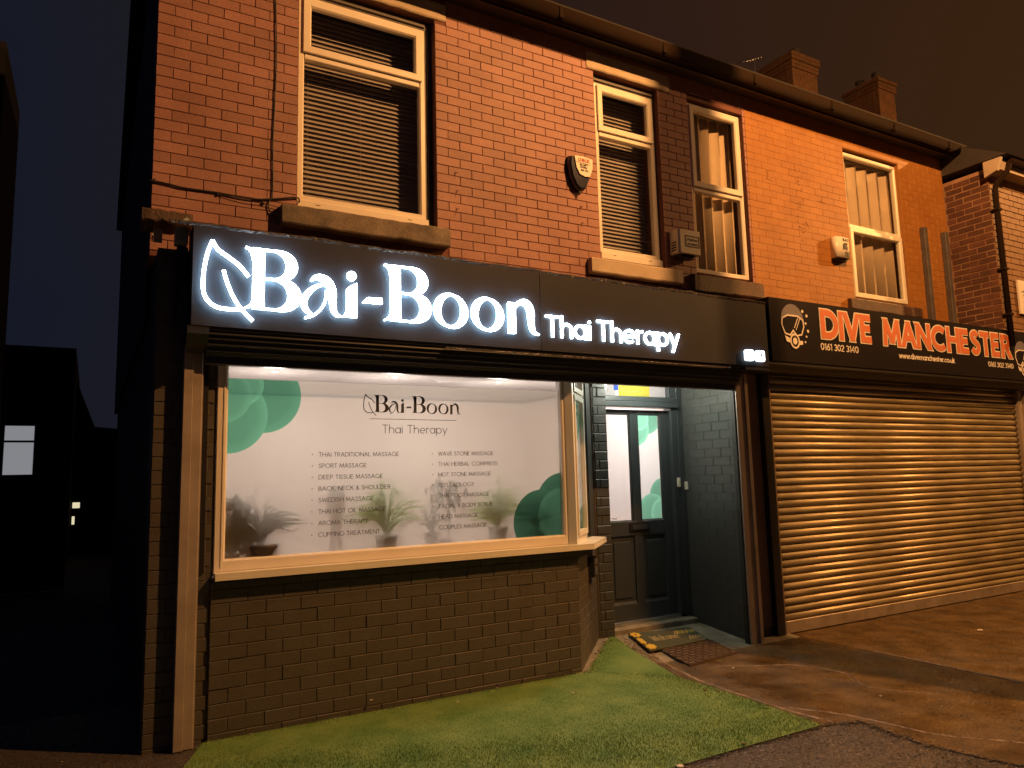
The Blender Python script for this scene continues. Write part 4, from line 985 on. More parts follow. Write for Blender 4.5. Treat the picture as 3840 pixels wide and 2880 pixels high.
# opening sashes
q = MB(); dbox(q, .040, .080, 1.16, 2.428, -.03, .018); dbox(q, .455, .495, 1.16, 2.428, -.03, .018); dbox(q, .0801, .4549, 1.16, 1.205, -.03, .018); dbox(q, .0801, .4549, 2.385, 2.428, -.03, .018)
subof(cant, q, 'sash', m_cream)
q = MB(); dbox(q, .040, .078, 2.460, 2.80, -.03, .018); dbox(q, .457, .495, 2.460, 2.80, -.03, .018); dbox(q, .0781, .4569, 2.460, 2.500, -.03, .018); subof(cant, q, 'sash', m_cream)
q = MB(); dbox(q, .07, .465, 1.19, 2.40, -.012, -.006); subof(cant, q, 'pane', m_glass)
q = MB(); dbox(q, .07, .465, 2.49, 2.80, -.012, -.006); subof(cant, q, 'pane', m_glass)
m_film2 = film('frosted side film', (0.80, 0.80, 0.72), [circ(3.46 + .07 * .7, 2.23, .26, .75), circ(3.46 + .42 * .7, 1.25, .155, .62)], clear=0.2)
q = MB(); q.poly([(*D(.07, -.021), 1.19), (*D(.465, -.021), 1.19), (*D(.465, -.021), 2.40), (*D(.07, -.021), 2.40)]); subof(cant, q, 'frosted_film', m_film2)
# dark post and lit pier edge at the end of the cant, front-facing brick pier beside the door
q = MB(); dbox(q, .536, .735, 1.101, 2.80, -.10, -.012); q.build('window_post', m_dark, bay)
q = MB(); dbox(q, .736, 1.0, 1.03, 2.80, -.12, .0); q.build('cant_pier', m_slate, bay)
q = MB(); q.prism([(4.163, 0.602), (4.168, 0.602), (4.345, 0.602), (4.345, 0.80), (4.10, 0.80), (4.10, 0.64)], 'z', 0.0, 2.80); q.build('door_pier', m_gmortar, bay)
jd = []; k = 0; z = 2.78
while z > 0.05:
    if k % 2: jd.append((4.172 + .086, z - CHB / 2, .168, CHB - .005))
    else: jd.append((4.172 + .116, z - CHB / 2, .110, CHB - .005)); jd.append((4.172 + .030, z - CHB / 2, .052, CHB - .005))
    z -= CHB; k += 1
lay(jd, bay, m_slate, 0.594, 'door_pier_brick', limit=80, scale=KS, jitter=.004, lim_ch=.006, depth=.02)
# recess side wall, lined with painted brick
MB().box(5.486, 5.60, -0.10, 0.95, -0.02, 2.80).build('recess_wall', m_slate, bay)
js = []; k = 0; z = 2.79
while z > 0.02:
    y = -0.10 if k % 2 else -0.10 + .118
    if k % 2 == 0: js.append((-0.10 + .058, z - CHB / 2, .114, CHB - .0035))
    while y < .72:
        e_ = min(y + BLB, .745); js.append(((y + e_) / 2, z - CHB / 2, e_ - y - .0035, CHB - .0035)); y = e_
    z -= CHB; k += 1
lay(js, bay, m_slate, 0, 'recess_brick', limit=200, scale=KS, facing='x', x_fix=5.4825, jitter=.0012, lim_ch=.0018, depth=.03)
# recess soffit
MB().prism([(3.42, 0.0), (5.60, 0.0), (5.60, 0.95), (4.20, 0.95)], 'z', 2.801, 2.83).build('soffit', m_roomw, bay)
# right end pier between the rails
MB().box(5.601, 5.875, -0.045, 0.30, 0.10, 3.3).build('end_pier', m_render, bay)
MB().box(5.601, 5.880, -0.050, 0.30, -0.02, 0.099).build('pier_plinth', m_dark, bay)
# beam over the window and flat roof behind the fascia
MB().box(0.46, 5.60, -0.10, 0.0, 2.835, 3.30).build('beam', m_house, bay)
MB().box(0.05, 5.86, -0.099, 0.35, 3.30, 3.33).build('flat_roof', m_lead, bay)
# door set
dr = MB(); 
X0, X1 = 4.418, 5.310; Z0, Z1 = .190, 2.392; YD = .752
dx = [X0, 4.446, 4.772, 4.885, 5.192, X1]
def dm(a, b, c, d, y=YD, dd=.045, ch=.003): dr.box(a, b, y, y + dd, c, d, ch=ch)
dm(X0, 4.441, Z0, Z1); dm(5.200, X1, Z0, Z1); dm(4.442, 5.199, 2.352, Z1); dm(4.442, 5.199, Z0, .350); dm(4.442, 5.199, 1.050, 1.196); dm(4.772, 4.884, .351, 1.049); dm(4.772, 4.884, 1.197, 2.351)
door = dr.build('front_door', m_door, bay)
for (a, b) in ((4.442, 4.771), (4.885, 5.199)):
    q = MB(); q.box(a + .001, b - .001, YD + .018, YD + .03, .352, 1.048); q.prism([(YD + .002, .352), (YD + .017, .375), (YD + .017, .352)], 'x', a + .002, b - .002); q.prism([(YD + .002, 1.048), (YD + .017, 1.048), (YD + .017, 1.030)], 'x', a + .002, b - .002)
    q.box(a + .05, b - .05, YD + .006, YD + .0175, .41, .99, ch=.010); subof(door, q, 'panel', m_door)
    q = MB(); rect_frame(q, a + .001, b - .001, 1.198, 2.350, .014, YD + .006, .02); subof(door, q, 'glazing_bead', m_door)
    q = MB(); q.box(a + .014, b - .014, YD + .024, YD + .028, 1.21, 2.338); subof(door, q, 'pane', m_glass)
m_filmd1 = film('plain door film', (0.84, 0.79, 0.80), [], clear=0.10)
m_filmd2 = film('printed door film', (0.84, 0.84, 0.86), [circ(5.03, 2.33, .20, .80), circ(4.86, 2.20, .20, 1.02), circ(4.93, 2.30, .13, 1.2), circ(5.23, 1.45, .20, .80), circ(5.06, 1.28, .20, .98), circ(5.20, 1.27, .16, 1.15)], green=(0.22, 0.56, 0.42), clear=0.08)
def film_at_door(a, b, mt): 
    q = MB(); q.poly([(a, YD + .031, 1.21), (b, YD + .031, 1.21), (b, YD + .031, 2.338), (a, YD + .031, 2.338)]); subof(door, q, 'frosted_film', mt)
film_at_door(4.456, 4.757, m_filmd1); film_at_door(4.899, 5.185, m_filmd2)
q = MB(); q.box(4.700, 4.975, YD - .012, YD - .0005, 1.085, 1.185, ch=.005); subof(door, q, 'letterbox', m_dark)
q = MB(); q.box(4.735, 4.940, YD - .018, YD - .0125, 1.112, 1.160, ch=.004); q.box(4.745, 4.93, YD - .0235, YD - .0185, 1.112, 1.118); subof(door, q, 'letterbox_flap', m_door)
q = MB(); q.tube(bez([(4.47, YD - .01, 1.245), (4.50, YD - .02, 1.235), (4.53, YD - .02, 1.240), (4.54, YD - .02, 1.25)], 4), .004, 6); subof(door, q, 'hook', m_metal)
for x in (4.79, 4.845, 4.90):
    q = MB(); q.lathe((x, YD - .006, 2.374), [(.001, -.012), (.010, -.006), (.012, .002), (.006, .012)], 8); subof(door, q, 'water_drop', m_metal)
# spire shaped graffiti scratch on the middle stile: small etched tower
q = MB(); q.ribbon([(4.825, 2.285), (4.825, 2.215)], .003, YD - .0008, .0006); q.ribbon([(4.808, 2.205), (4.842, 2.205), (4.848, 2.12), (4.806, 2.12), (4.812, 2.165), (4.84, 2.17)], .004, YD - .0008, .0006); q.ribbon([(4.80, 2.09), (4.82, 2.06), (4.845, 2.09), (4.85, 2.05)], .004, YD - .0009, .0007); subof(door, q, 'scratches', m_black)
fr = MB(); fr.box(4.346, 4.415, .70, .82, .155, 2.415, ch=.004); fr.box(5.313, 5.405, .70, .82, .155, 2.415, ch=.004); fr.box(5.406, 5.478, .70, .82, .155, 2.80, ch=.004)
fr.box(4.346, 5.405, .66, .82, 2.4165, 2.475, ch=.006); fr.box(4.346, 5.405, .69, .82, 2.476, 2.535, ch=.008); fr.box(4.346, 4.40, .70, .82, 2.536, 2.80); fr.box(5.31, 5.405, .70, .82, 2.536, 2.80)
fr.build('door_frame', m_door, bay)
MB().box(4.401, 5.309, .745, .750, 2.536, 2.80).build('fanlight', m_glass, bay)
MB().box(4.36, 5.40, .70, .86, .150, .188, ch=.004).build('threshold', m_metal, bay)
irregular_block(4.315, 5.470, 0.600, 0.76, 0.04, 0.149, 18, .007).build('doorstep', m_step, bay)
t = thing('yellow_notice', (4.86, .755, 2.54), 'yellow paper notice taped inside the glass over the door', 'notice'); MB().box(4.643, 5.072, .7555, .7565, 2.5365, 2.74).build('sheet', m_yellow, t)
q = MB(); q.ribbon([(4.68, 2.60), (4.80, 2.585), (4.95, 2.60)], .010, .7548, .0006); q.build('pen_line', M('olive ink', (.45, .45, .12), .8, bump=0), t)
t = thing('white_notice', (4.52, .755, 2.54), 'white paper notice with a blue edge inside the glass over the door', 'notice'); MB().box(4.403, 4.60, .7575, .7585, 2.5365, 2.74).build('sheet', m_paper, t); MB().box(4.580, 4.636, .7555, .7565, 2.60, 2.74).build('blue_edge', m_blue, t)
t = thing('grey_notice', (5.18, .755, 2.54), 'pale grey sheet inside the glass at the right over the door', 'notice'); MB().box(5.085, 5.30, .7595, .7605, 2.5365, 2.70).build('sheet', m_paper, t)
t = thing('doorbell', (5.37, .69, 1.6), 'small cream doorbell push on the door frame', 'doorbell'); MB().box(5.352, 5.390, .675, .699, 1.545, 1.645, ch=.005).build('case', m_bell, t); MB().lathe((5.371, .672, 1.61), [(.004, -.004), (.009, 0), (.004, .004)], 8).build('button', m_upvc, t)
t = thing('wall_note', (5.47, .71, 1.55), 'small square paper label on the dark side wall by the door', 'label'); MB().box(5.462, 5.472, .655, .760, 1.515, 1.60).build('paper', m_bell, t)
q = MB()
for k in range(4): q.box(5.4612, 5.4618, .675, .74, 1.535 + .015 * k, 1.538 + .015 * k)
q.build('print_lines', m_ggrey, t)
t = thing('key_safe', (3.86, .30, .75), 'black key safe screwed to the angled brick wall under the side window', 'key safe')
q = MB(); dbox(q, .52, .68, .742, .925, .003, .055); q.build('case', m_dark, t)
q = MB(); dbox(q, .55, .66, .760, .905, .056, .064); q.build('cover', m_ggrey, t)
for k in range(3):
    q = MB(); dbox(q, .572 + .028 * k, .582 + .028 * k, .775, .785, .0645, .069); q.build('key', m_metal, t)
    q = MB(); dbox(q, .572 + .028 * k, .582 + .028 * k, .84, .86, .0645, .067); q.build('key', m_black, t)
# ------------------------------------------------ shutter of the massage shop
sh = thing('roller_shutter', (2.9, -.2, 0), 'raised dark roller shutter with brown guide rails over the massage shop window', 'roller shutter', 'roller shutters')
q = MB(); q.box(.232, .292, -.152, -.062, 0, 2.735, ch=.003); q.build('guide_rail', m_rail, sh)
q = MB(); q.box(.2925, .352, -.138, -.062, 0, 2.735, ch=.003); q.box(.3525, .360, -.130, -.090, 0, 2.6); q.build('guide_rail', m_rail, sh)
q = MB(); q.box(.462 - .10, .40, -.075, -.0605, 1.101, 2.73); q.build('packing_strip', m_dark, sh)
q = MB(); q.box(5.415, 5.485, -.182, -.10, 0, 2.70, ch=.003); q.build('guide_rail', m_rail, sh)
q = MB(); q.box(5.487, 5.5355, -.176, -.1005, 0, 2.70, ch=.003); q.box(5.536, 5.545, -.19, -.1005, 0, 2.70, ch=.002); q.box(5.546, 5.60, -.174, -.1005, 0, 2.70, ch=.003); q.build('guide_rail', m_rail, sh)
q = MB(); q.box(5.40, 5.414, -.16, -.11, 0, 2.70); q.build('brush_strip', m_black, sh)
prof = [(-.335, 2.752), (-.335, 2.735), (-.318, 2.728), (-.322, 2.706), (-.300, 2.700), (-.303, 2.676), (-.278, 2.668), (-.280, 2.640), (-.250, 2.628), (-.250, 2.600), (-.215, 2.590), (-.190, 2.575), (-.190, 2.520), (-.140, 2.520), (-.140, 2.60), (-.12, 2.752)]
MB().prism(prof, 'x', .361, 5.40).build('hood', m_hood, sh)
MB().prism([(-.345, 2.752), (-.345, 2.700), (-.30, 2.64), (-.20, 2.60), (-.12, 2.60), (-.12, 2.752)], 'x', .225, .3605).build('end_plate', m_hood, sh)
MB().prism([(-.345, 2.752), (-.345, 2.712), (-.12, 2.702), (-.12, 2.752)], 'x', 5.4005, 5.745).build('end_plate', m_hood, sh)
MB().box(2.1, 5.2, -.3425, -.3355, 2.716, 2.728).build('hood_trim', m_lead, sh)
# ------------------------------------------------ fascia sign
sg = thing('shop_sign', (3.0, -.25, 2.75), 'long dark fascia sign with glowing white Bai-Boon Thai Therapy letters', 'sign')
MB().box(.244, 2.984, -.350, -.10, 2.7525, 3.450, ch=.002).build('panel', m_fascia, sg)
MB().box(2.987, 5.742, -.350, -.10, 2.7525, 3.440, ch=.002).build('panel', m_fascia, sg)
ZL = 3.0
def lit(items, nm='letter'):
    q = MB(); draw_logo(q, items, 0, ZL, 1.0, -.385, .012); o = q.build(nm, m_letter, sg); o['_o'] = sg['_o']
    q = MB(); draw_logo(q, items, 0, ZL, 1.0, -.3722, .0215, grow=-.010); me = q.mesh('added_glow'); me.materials.append(m_added_glow); h = bpy.data.objects.new('added_glow', me); COL.objects.link(h); h.parent = o; h.matrix_parent_inverse = Matrix()  # added glowing shape behind each letter, there to light the panel
for k_, v_ in LOGO.items(): lit(v_, 'leaf_emblem' if k_ == 'leaf' else 'letter')
def lit_glyph(q):
    o = q.build('letter', m_letter, sg)
text(None, 'Thai Therapy', 3.030, 2.876, .186, .0185, -.3645, depth=.0135, sp=.19, fit=1.497, space=.26, per=lit_glyph)
for i, (a_, b_) in enumerate(((5.386, 5.496), (5.543, 5.650))):
    zc = 2.856; xc = (a_ + b_) / 2; r = .055; c = .018
    P = arc(xc + r - c, zc + r - c, c, c, 0, 90, 4) + arc(xc - r + c, zc + r - c, c, c, 90, 180, 4) + arc(xc - r + c, zc - r + c, c, c, 180, 270, 4) + arc(xc + r - c, zc - r + c, c, c, 270, 360, 4)
    ic = MB().prism(P, 'y', -.380, -.3505).build('social_icon', m_icon, sg, 'lit square camera app icon' if i == 0 else 'lit square icon with a letter f'); 
    q = MB()
    if i == 0:
        q.ribbon([(p[0] * .6 + xc * .4, p[1] * .6 + zc * .4) for p in P], .005, -.3815, .0012, True); q.ribbon(arc(xc, zc, .016, .016, 0, 345, 23), .005, -.3815, .0012, True); q.prism(arc(xc + .020, zc + .020, .003, .003, 0, 315, 7), 'y', -.3815, -.3803)
    else:
        q.ribbon([(xc + .026, zc + .034), (xc + .014, zc + .036), (xc + .006, zc + .026), (xc + .006, zc - .05)], .013, -.3815, .0012); q.ribbon([(xc - .012, zc + .006), (xc + .024, zc + .006)], .011, -.3818, .0015)
    ic['_o'] = sg['_o']; me = q.mesh('icon_mark'); me.materials.append(m_iconline if i == 0 else M('icon blue', (.03, .09, .35), .5, bump=0)); h = bpy.data.objects.new('icon_mark', me); COL.objects.link(h); h.parent = ic; h.matrix_parent_inverse = Matrix()
# lead flashing, uneven, along the top of the sign
def flashing(x0, x1, z, y, name, label, amp, n=240, matl=m_lead):
    b = MB(); rows = []
    for i in range(n + 1):
        x = x0 + (x1 - x0) * i / n
        a_ = amp * (.5 * math.sin(x * 7.1) + .35 * math.sin(x * 17.3 + 1) + random.uniform(-.5, .5))
        zz = z(x) if callable(z) else z
        ring = [(y - .004 + random.uniform(-.003, .003), zz - .016 + a_ * .4), (y - .012 + random.uniform(-.004, .004), zz + .004 + a_), (y + .012, zz + .020 + a_ * 1.2), (y + .06, zz + .026 + a_ + random.uniform(-.004, .004)), (y + .20, zz + .040), (-.05, zz + .05)]
        rows.append(len(b.v)); b.v += [T(x, p, q) for p, q in ring]
    for a_, c_ in zip(rows, rows[1:]):
        for k in range(5): b.face([a_ + k, c_ + k, c_ + k + 1, a_ + k + 1])
    o = b.build(name, matl); tag(o, label, 'flashing'); return o
flashing(.10, 5.75, lambda x: 3.452 - .0065 * max(0, x - 1), -.345, 'lead_flashing', 'wet crinkled lead flashing along the top of the glowing sign', .007)
# clutter at the left end of the sign
t = thing('junction_box', (.16, -.12, 3.3), 'pale blue grey electrical box and cable at the left end of the sign', 'electrical box')
MB().box(.150, .232, -.17, -.061, 3.36, 3.475, ch=.006).build('case', m_pale, t)
MB().prism([(.170, 3.50), (.228, 3.50), (.232, 3.54), (.212, 3.545)], 'y', -.17, -.10).build('cable_boot', m_pale, t)
MB().box(.165, .236, -.14, -.061, 3.14, 3.345, ch=.004).build('lower_case', m_dark, t)
MB().tube(bez([(.23, -.12, 3.14), (.20, -.12, 3.10), (.175, -.12, 3.05), (.168, -.12, 2.9), (.172, -.12, 2.78)], 5), .010, 7).build('cable', m_cable, t)
t = thing('wall_bracket', (.02, -.08, 3.35), 'small shiny metal bracket on the corner beside the sign', 'bracket')
MB().box(.02, .075, -.075, -.061, 3.375, 3.470).build('plate', m_rail, t); MB().tube([(.012, -.09, 3.37), (.012, -.09, 3.46)], .004, 6).build('bolt', m_metal, t)
# cornice block at top of corner pier
t = thing('pier_cap', (.1, -.1, 3.55), 'old stone cap on the corner pier at the left end of the sign', 'stone cap')
irregular_block(-.06, .26, -.16, .10, 3.50, 3.585, 8, .010).build('cap', m_darkstone, t)
# ------------------------------------------------ rooms and interior light
rm = thing('treatment_room', (2.8, 2, 0.1), 'bright white room seen above the frosted film with ceiling spotlights', 'room')
MB().box(.40, 5.48, 4.0, 4.1, 0.1, 2.8).build('back_wall', m_roomw, rm)
MB().box(.36, .46, 0.101, 3.999, 0.1, 2.8).build('left_wall', m_roomw, rm)
MB().box(5.38, 5.479, .83, 3.999, 0.1, 2.8).build('right_wall', m_roomw, rm)
MB().prism([(.36, -.069), (3.40, -.069), (4.20, .751), (5.60, .84), (5.60, 4.1), (.36, 4.1)], 'z', 2.8345, 2.90).build('ceiling', M('ceiling paint', (0.44, 0.385, 0.36), 0.9, bump=0), rm)
MB().prism([(.46, .11), (3.3, .11), (4.05, .83), (5.38, .83), (5.38, 3.99), (.46, 3.99)], 'z', .06, .1).build('floor', m_roomf, rm)
MB().prism([(.47, .101), (3.36, .101), (3.36, .30), (.47, .30)], 'z', 1.06, 1.10).build('window_board', m_roomw, rm)
MB().prism([(2.35, .9), (3.3, .5), (3.5, 1.2), (2.9, 1.6)], 'z', 2.72, 2.8340).build('ceiling_beam', m_roomw, rm)
for (x, y) in ((.94, .55), (1.98, .55), (1.3, 2.1), (2.6, 2.1), (3.9, 2.1), (4.9, 1.6)):
    lt = thing('ceiling_spotlight', (x, y, 2.83), 'small round ceiling spotlight, the left one of two seen over the film' if x < 1 else 'small round ceiling spotlight, the right one of two seen over the film' if x < 2 and y < 1 else 'small round ceiling spotlight deeper in the white room, ' + ('back left' if x < 2 else 'back middle' if x < 3 else 'back right' if x < 4.5 else 'behind the door'), 'spotlight', None if y < 1 else 'spotlights deep in the treatment room')
    MB().lathe((x, y, 2.8275), [(.030, 0), (.045, .002), (.045, .0065)], 18).build('rim', m_upvc, lt)
    MB().lathe((x, y, 2.824), [(.012, 0), (.028, .001), (.028, .003)], 16).build('bulb', emis('spot bulb', (1, .93, .85), 14), lt)
    c = TB(x, y, 2.30 if y > 1 else 2.1); point('room_light', c, ROOM_W * (1.0 if y > 1 else .22), (1, .90, .84), .09, lt)
# entrance soffit light (greenish white) inside the recess, above the shutter lip
lt = thing('porch_light', (4.75, .28, 2.79), 'round bulkhead light under the ceiling of the door recess', 'light')
MB().lathe((4.75, .28, 2.755), [(.05, 0), (.085, .012), (.09, .045)], 20).build('diffuser', emis('porch diffuser', (.85, 1, .80), 5), lt)
point('porch_lamp', TB(4.75, .28, 2.70), 34, (.97, 1.0, .84), .06, lt)
# plants on the window board
def blade(mb, base, tip, h, w, n=7):
    """arching leaf"""
    bx_, by_, bz_ = base; prev = None
    d = Vector((tip[0] - bx_, tip[1] - by_, 0)); side = Vector((-d.y, d.x, 0)); side = side.normalized() if side.length > 1e-5 else Vector((1, 0, 0))
    side = (side * .5 + Vector((1, 0, 0)) * .8).normalized() if abs(d.x) < abs(d.y) else (side * .4 + Vector((0, 0, 1)) * .9).normalized()
    b = len(mb.v)
    for i in range(n + 1):
        t_ = i / n; x = bx_ + d.x * t_ ** 1.15; y = by_ + d.y * t_; z = bz_ + (tip[2] - bz_) * t_ + h * math.sin(math.pi * t_ ** .8)
        ww = w * (1 - t_) ** .7 * (.5 + .5 * min(1, t_ * 6)); mb.v += [T(x - side.x * ww, y - side.y * ww, z - side.z * ww), T(x + side.x * ww, y + side.y * ww, z + side.z * ww)]
    for i in range(n): mb.face([b + 2 * i, b + 2 * i + 1, b + 2 * i + 3, b + 2 * i + 2], True)
def pot(t_, x, y, z, r, h): MB().lathe((x, y, z), [(r * .7, 0), (r, h * .85), (r * 1.08, h * .86), (r * 1.08, h), (r * .9, h)], 16).build('pot', m_pot, t_)
def spider(x, y, z, n, spread, height, mat, label, potr=.06, poth=.10, seed=1, w=.009):
    random.seed(seed); w *= 1.5; t_ = thing('potted_plant', (x, y, z), label, 'plant', 'pot plants behind the frosted window'); pot(t_, x, y, z, potr, poth)
    for i in range(n):
        a = random.choice((0, math.pi)) + random.uniform(-.9, .9); s_ = spread * random.uniform(.12, 1); hh_ = height * random.uniform(.55, 1.0) * (1.2 - s_ / spread * .75)
        q = MB(); blade(q, (x + random.uniform(-.02, .02), y, z + poth), (x + s_ * math.cos(a), max(.02, y + .35 * s_ * math.sin(a)), z + poth + hh_ * random.uniform(.25, .95)), hh_ * .45, w * random.uniform(.7, 1.3)); q.build('leaf', mat, t_)
spider(.80, .07, 1.10, 70, .42, .40, m_dleaf, 'dark bushy grass leaved pot plant in the left corner of the window', .12, .16, 3)
spider(1.76, .09, 1.12, 60, .40, .56, m_leaf, 'pale green spider plant near the middle of the frosted window', .085, .15, 5, .011)
spider(2.76, .09, 1.12, 60, .36, .50, m_leaf, 'yellow green spider plant left of the dark green discs', .08, .16, 8, .012)
spider(2.16, .13, 1.10, 26, .20, .38, m_dleaf, 'thin dark pot plant between the two green spider plants', .055, .16, 11)
spider(3.15, .10, 1.10, 34, .22, .42, m_dleaf, 'dark leafy pot plant behind the green printed discs at right', .08, .12, 13)
t = thing('potted_plant', (.60, .12, 1.10), 'broad leaved dark plant at the far left of the frosted window', 'plant', 'pot plants behind the frosted window'); pot(t, .60, .14, 1.10, .07, .10)
random.seed(4)
for i in range(30):
    a = random.uniform(-.6, 3.6); x = .61 + .15 * math.cos(a) * random.random(); z = 1.24 + random.uniform(0, .34); s_ = random.uniform(.035, .07); r_ = random.uniform(0, 6)
    pts = [(x + s_ * rr * math.cos(r_ + aa), z + s_ * rr * 1.2 * math.sin(r_ + aa)) for aa, rr in [(k_ * .628, (1 if k_ % 2 else .62)) for k_ in range(10)]]
    q = MB(); yy = .03 + random.random() * .06; q.prism(pts, 'y', yy, yy + .001); q.ribbon([(.60, 1.20), (x, z)], .004, yy + .002, .003); q.build('leaf', m_dleaf, t)
t = thing('potted_plant', (2.36, .20, 1.10), 'dark hanging leaves of a trailing plant behind the right list of treatments', 'plant', 'pot plants behind the frosted window'); pot(t, 2.36, .26, 1.10, .05, .09)
for i in range(38):
    x = 2.33 + random.gauss(0, .08); z = 1.58 + random.gauss(0, .06); s_ = random.uniform(.018, .042); yy = .12 + random.random() * .12
    q = MB(); q.prism([(x - s_ * .4, z + s_), (x + s_ * .5, z + s_ * .7), (x + s_ * .3, z - s_ * 1.6), (x - s_ * .3, z - s_)], 'y', yy, yy + .001); q.build('leaf', m_dleaf, t)
MB().tube(bez([(2.36, .24, 1.18), (2.37, .22, 1.38), (2.34, .20, 1.58)], 4), .006, 6).build('stem', m_dleaf, t)
t = thing('vase', (1.38, .16, 1.10), 'tall brown ornament with a dark rounded top behind the left list', 'ornament')
MB().lathe((1.375, .16, 1.10), [(.045, 0), (.05, .12), (.035, .20), (.055, .32), (.075, .40), (.07, .46), (.05, .50)], 18).build('body', m_vase, t)
MB().lathe((1.38, .16, 1.60), [(.065, -.03), (.062, .02), (.045, .05), (.012, .065)], 16).build('lid', m_pot, t)

# ================================================================== DIVE SHOP FRONT
YS = -0.04
sd = thing('roller_shutter', (8.4, -.05, 0), 'closed galvanised roller shutter of the dive shop filling the whole front', 'roller shutter', 'roller shutters')
g0 = T; mode(TR)
pr = []
H_ = .0735
for i in range(9):
    a = i / 8; pr.append((-.021 * math.sin(math.pi * min(1, a * 1.15)) ** .75 if a < .84 else .010, H_ * a))
poly = pr + [(.016, H_), (.016, 0)]
sl = MB(); sl.prism(poly, 'x', -2.345, 2.345, True); slm = sl.mesh('slat'); slm.materials.append(m_slat); mode(g0)
z = .135; n_s = 0
while z < 2.72:
    o = bpy.data.objects.new('slat', slm); COL.objects.link(o); c = TB(8.53, YS, z); o.location = (c[0], c[1] + random.uniform(-.0008, .0008), c[2]); o.rotation_euler = (random.uniform(-.025, .025), 0, random.uniform(-.0006, .0006)); adopt(o, sd); z += H_ / KS
MB().box(6.04, 11.02, YS - .02, YS + .015, 0.008, .134, ch=.006).build('bottom_rail', m_slatbase, sd)
q = MB(); q.box(5.885, 6.000, -.10, .05, 0, 2.80, ch=.003); q.build('guide_rail', m_dark, sd)
q = MB(); q.box(6.001, 6.034, -.085, .05, 0, 2.80, ch=.003); q.build('rail_lip', m_render, sd)
q = MB(); q.box(11.01, 11.10, -.10, .05, 0, 2.80, ch=.003); q.build('guide_rail', m_rail, sd)
MB().prism([(-.29, 2.83), (-.29, 2.80), (-.26, 2.795), (-.24, 2.77), (-.20, 2.765), (-.17, 2.735), (-.085, 2.72), (-.02, 2.72), (-.02, 2.83)], 'x', 5.80, 11.3).build('hood', m_dark, sd)
df = thing('shopfront', (8.3, .1, 0), 'dark frame of the dive shop front behind its shutter', 'shopfront')
MB().box(5.89, 12.5, .06, .3, 0, 3.3).build('front_wall', m_dark, df)
MB().box(11.11, 12.5, -.07, .059, 0, 3.3).build('end_pier', m_render, df)
MB().box(5.87, 12.5, -.05, .35, 3.40, 3.43).build('flat_roof', m_lead, df)
ds = thing('shop_sign', (8.3, -.25, 2.83), 'black sign board of the dive shop with orange white edged letters', 'sign')
YB = -.300
# sign frame narrows the numbers measured at y=-0.22 to the board plane
kk = (5.5796 + YB) / (5.5796 - .22)
def sX(x): return CX + (x - CX) * kk
def sZ(z): return 1.692 + (z - 1.692) * kk
MB().box(sX(5.945), 11.3, YB, -.051, 2.835, 3.520, ch=.003).build('board', m_dsign, ds)
def dtext(st, x0, x1, z0, h, wt, white_extra, dep=0):
    x0, x1 = sX(x0), sX(x1); z0 = sZ(z0); h *= kk
    if white_extra:
        q = MB(); text(q, st, x0 - white_extra, z0 - white_extra, h + 2 * white_extra, wt + 2 * white_extra, YB - .0030, .0028, fit=x1 - x0 + 2 * white_extra, sp=.26, space=.50); q.build('lettering', m_white, ds)
        q = MB(); text(q, st, x0, z0, h, wt, YB - .0060, .002, fit=x1 - x0, sp=.26, space=.50); q.build('lettering', m_orange, ds)
    else:
        q = MB(); text(q, st, x0, z0, h, wt, YB - .0030, .0028, fit=x1 - x0, sp=.16, space=.30); q.build('lettering', m_white, ds)
dtext('DIVE', 6.762, 7.688, 3.152, .333, .070, .015)
dtext('MANCHESTER', 7.880, 10.715, 3.148, .325, .068, .015)
dtext('0161 302 3140', 6.735, 7.392, 3.018, .078, .012, 0)
dtext('www.divemanchester.co.uk', 8.156, 9.326, 3.006, .068, .012, 0)
dtext('0161 302 3140', 10.108, 10.734, 3.004, .070, .011, 0)
